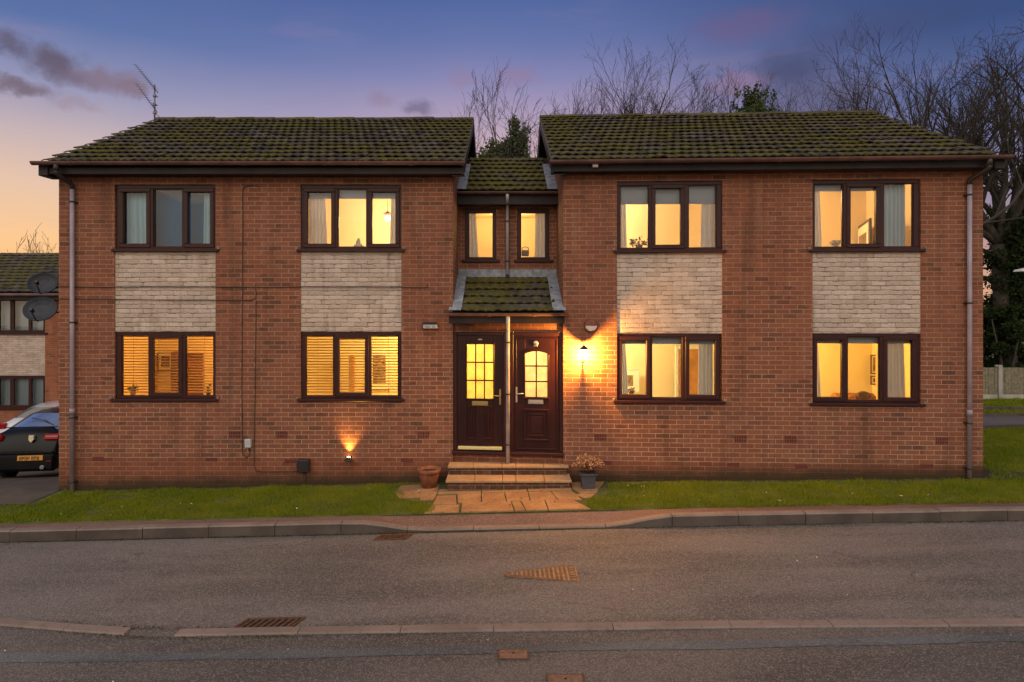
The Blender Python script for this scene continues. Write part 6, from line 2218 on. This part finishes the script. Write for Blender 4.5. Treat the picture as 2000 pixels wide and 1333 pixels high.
# dark evergreen thicket behind the fence
for k, (px, D, top, rx, seed, lab) in enumerate(((1905, 27, 585, 1.0, 81, 'dark evergreen shrub behind the fence nearest the house'), (1965, 26, 600, 1.1, 82, 'dark evergreen shrub behind the concrete fence post'), (2030, 27, 520, 1.4, 83, 'taller dark evergreen shrub at the right edge'))):
    x = cx_(px, D); zt_ = cz(top, D); zg_ = terrain(x, D)
    r0 = empty('evergreen_shrub', (x, D, zg_), lab, 'shrub', 'dark evergreen shrubs behind the fence')
    cl = []
    for q in range(5):
        zc = zg_ + (zt_ - zg_) * (.12 + .19 * q)
        cl += clumps((x, D, zc), (rx * (1.15 - .10 * q), .8, (zt_ - zg_) * .16), 7, seed + q * 9)
    leaves('foliage', cl, 9000, .15, 'leaf', r0, seed)
    b = MB()
    for q in range(4):
        a = q * 1.7; b.tube([(x, D, zg_ - .1), (x + .3 * math.cos(a), D + .3 * math.sin(a), zg_ + 1.4), (x + .7 * math.cos(a), D + .5 * math.sin(a), zt_ - .5)], [.08, .05, .02], 6)
    b.build('trunk', M['bark_green'], r0)
# far small bare trees over the neighbour roof
bare_tree('bare_tree', 'small distant bare tree above the neighbour roof, at the left edge', 32, 46, 448, 91, .10, 4, 0, (18, 40), (0, 6, 4, 0), 3, .05, .1, .35, fan=26, rmin=.012)
bare_tree('bare_tree', 'distant bare twigs close to the left wall edge', 116, 46, 458, 92, .09, 3, -.1, (18, 40), (0, 6, 4, 0), 3, .05, .1, .35, fan=26, rmin=.012)

# low tree belt far off, closing the horizon
x = -60
# ================================================================ SKY, SUN, CAMERA
W = bpy.data.worlds.new('World'); S.world = W; W.use_nodes = True
nt = W.node_tree; nt.nodes.clear(); N = Nodes(nt)
out = N('ShaderNodeOutputWorld')
tc = N('ShaderNodeTexCoord').outputs['Generated']
nv = N('ShaderNodeVectorMath', dict(operation='NORMALIZE')); nt.links.new(tc, nv.inputs[0])
sep = N('ShaderNodeSeparateXYZ'); nt.links.new(nv.outputs[0], sep.inputs[0])
X_, Y_, Z_ = sep.outputs
hor = N.m('SQRT', N.m('MAXIMUM', N.m('ADD', N.m('MULTIPLY', X_, X_), N.m('MULTIPLY', Y_, Y_)), 1e-5))
az = N.m('DIVIDE', X_, hor)
nzv = N.noise(nv.outputs[0], 3.0, 4)
zz = N.m('ADD', Z_, N.m('MULTIPLY', N.m('SUBTRACT', nzv, .5), .035))
left = N.ramp(zz, [(0, lin(255, 186, 112)), (.085, lin(250, 198, 144)), (.155, lin(228, 192, 168)), (.215, lin(198, 176, 178)), (.275, lin(146, 146, 180)), (.345, lin(88, 110, 164)), (.45, lin(66, 88, 148)), (1, lin(142, 142, 158))])
mid = N.ramp(zz, [(0, lin(240, 190, 150)), (.16, lin(222, 184, 168)), (.23, lin(198, 168, 178)), (.29, lin(166, 148, 180)), (.335, lin(132, 130, 176)), (.38, lin(100, 112, 166)), (.43, lin(78, 98, 156)), (.52, lin(64, 84, 142)), (1, lin(142, 142, 158))])
right = N.ramp(zz, [(0, lin(222, 168, 132)), (.06, lin(190, 150, 142)), (.13, lin(146, 128, 152)), (.20, lin(112, 112, 156)), (.27, lin(80, 94, 146)), (.34, lin(50, 70, 122)), (.45, lin(44, 62, 112)), (1, lin(142, 142, 158))])
col = N.mix(N.rng(az, -.62, .02), left, mid)
col = N.mix(N.rng(az, .02, .62), col, right)
# clouds: soft dusk puffs
azel = N('ShaderNodeCombineXYZ', X=az, Y=Z_, Z=0.0).outputs[0]
nc = N('ShaderNodeTexNoise'); nt.links.new(nv.outputs[0], nc.inputs['Vector']); nc.inputs['Scale'].default_value = 32.0; nc.inputs['Detail'].default_value = 6; nc.inputs['Roughness'].default_value = .6
dsp = N('ShaderNodeVectorMath', dict(operation='MULTIPLY_ADD')); nt.links.new(nc.outputs['Color'], dsp.inputs[0]); dsp.inputs[1].default_value = (.050, .040, 0); 
nt.links.new(azel, dsp.inputs[2])


def dirof(px, py):
    v = Vector(((px - CX) / F, 1.0, (HY - py) / F)).normalized()
    return v.x / math.hypot(v.x, v.y) + .025, v.z + .020


CLOUDS = [((18, 85), .028, .018, .85, (92, 84, 108)), ((110, 122), .050, .022, .95, (96, 84, 106)), ((150, 150), .045, .018, .75, (110, 92, 110)), ((30, 168), .060, .013, .85, (110, 92, 106)), ((225, 158), .055, .020, .70, (128, 104, 118)),
          ((255, 172), .030, .012, .6, (128, 104, 118)), ((740, 195), .040, .018, .45, (140, 116, 140)), ((812, 212), .045, .014, .75, (108, 98, 128)), ((1010, 150), .060, .020, .40, (150, 112, 140)), ((905, 150), .050, .018, .35, (150, 116, 145)),
          ((1545, 142), .060, .030, .85, (64, 66, 104)), ((1600, 190), .085, .026, .65, (86, 80, 116)), ((1450, 50), .085, .020, .45, (112, 82, 124)), ((1690, 60), .12, .020, .40, (60, 62, 104)), ((1440, 165), .05, .015, .5, (150, 112, 140)), ((150, 205), .04, .01, .35, (150, 120, 130))]
for (p, rx, rz, k, c) in CLOUDS:
    rx, rz = (rx * .72, rz * .95) if p[0] < 1300 else (rx * 1.05, rz * 1.25)
    a, e = dirof(*p)
    mp = N('ShaderNodeMapping', dict(vector_type='POINT')); nt.links.new(dsp.outputs[0], mp.inputs[0])
    mp.inputs['Location'].default_value = (-a / rx, -e / rz, 0); mp.inputs['Scale'].default_value = (1 / rx, 1 / rz, 0)
    ln = N('ShaderNodeVectorMath', dict(operation='LENGTH')); nt.links.new(mp.outputs[0], ln.inputs[0])
    msk = N.m('MULTIPLY', N.rng(ln.outputs['Value'], 1.15, .15), k)
    col = N.mix(msk, col, lin(*c))
# thin veil streaks
vm = N('ShaderNodeMapping'); nt.links.new(nv.outputs[0], vm.inputs[0]); vm.inputs['Scale'].default_value = (2.0, 2.0, 14.0)
veil = N.m('MULTIPLY', N.rng(N.noise(vm.outputs[0], 1.6, 5), .55, .8), .22)
col = N.mix(veil, col, lin(176, 140, 160))
# the half of the sky behind the viewer is brightened, an added source lighting the facade
back = N.ramp(Z_, [(0, (.44, .36, .29, 1)), (.2, (.66, .57, .49, 1)), (.5, (1.32, 1.17, 1.03, 1)), (.8, (1.25, 1.15, 1.08, 1)), (1, (.60, .60, .64, 1))])
bk = N.rng(N.m('MULTIPLY', Y_, -1.0), -.05, .75)
BACKK = 1.35
backk = N.mix(1.0, back, (BACKK, BACKK, BACKK, 1), 'MULTIPLY')
col = N.mix(bk, col, backk)
sky = N('ShaderNodeTexSky', dict(sky_type='NISHITA', sun_disc=False, sun_elevation=R(4), sun_rotation=R(200)))
skc = N.mix(1.0, sky.outputs[0], (.012, .012, .012, 1), 'MULTIPLY')
col = N.mix(1.0, col, skc, 'ADD')
bg = N('ShaderNodeBackground', Color=col, Strength=1.0)
nt.links.new(bg.outputs[0], out.inputs[0])

sun = bpy.data.lights.new('sun', 'SUN'); sun.energy = .55; sun.angle = R(70); sun.color = (1, .86, .72)  # broad soft lamp added behind the viewer, standing for bright sky
so = bpy.data.objects.new('sun', sun); COL.objects.link(so)
so.rotation_euler = Vector((.30, 1.0, -.95)).to_track_quat('-Z', 'Y').to_euler()
so.location = (0, -5, 12)

cam = bpy.data.cameras.new('camera'); co = bpy.data.objects.new('camera', cam); COL.objects.link(co)
co.location = (0, 0, CZ); co.rotation_euler = (R(90), 0, 0)
cam.sensor_width = 36; cam.lens = 36 * F / 2000
cam.shift_x = (1000 - CX) / 2000; cam.shift_y = -(666.5 - HY) / 2000
cam.clip_start = .1; cam.clip_end = 2000
S.camera = co
vs_ = S.view_settings
vs_.view_transform = 'Standard'; vs_.look = 'None'; vs_.exposure = 0; vs_.gamma = 1
S.render.engine = 'CYCLES'
S.cycles.use_denoising = True
S.cycles.max_bounces = 8; S.cycles.transparent_max_bounces = 16
S.cycles.caustics_reflective = False; S.cycles.caustics_refractive = False
S.cycles.sample_clamp_indirect = 6
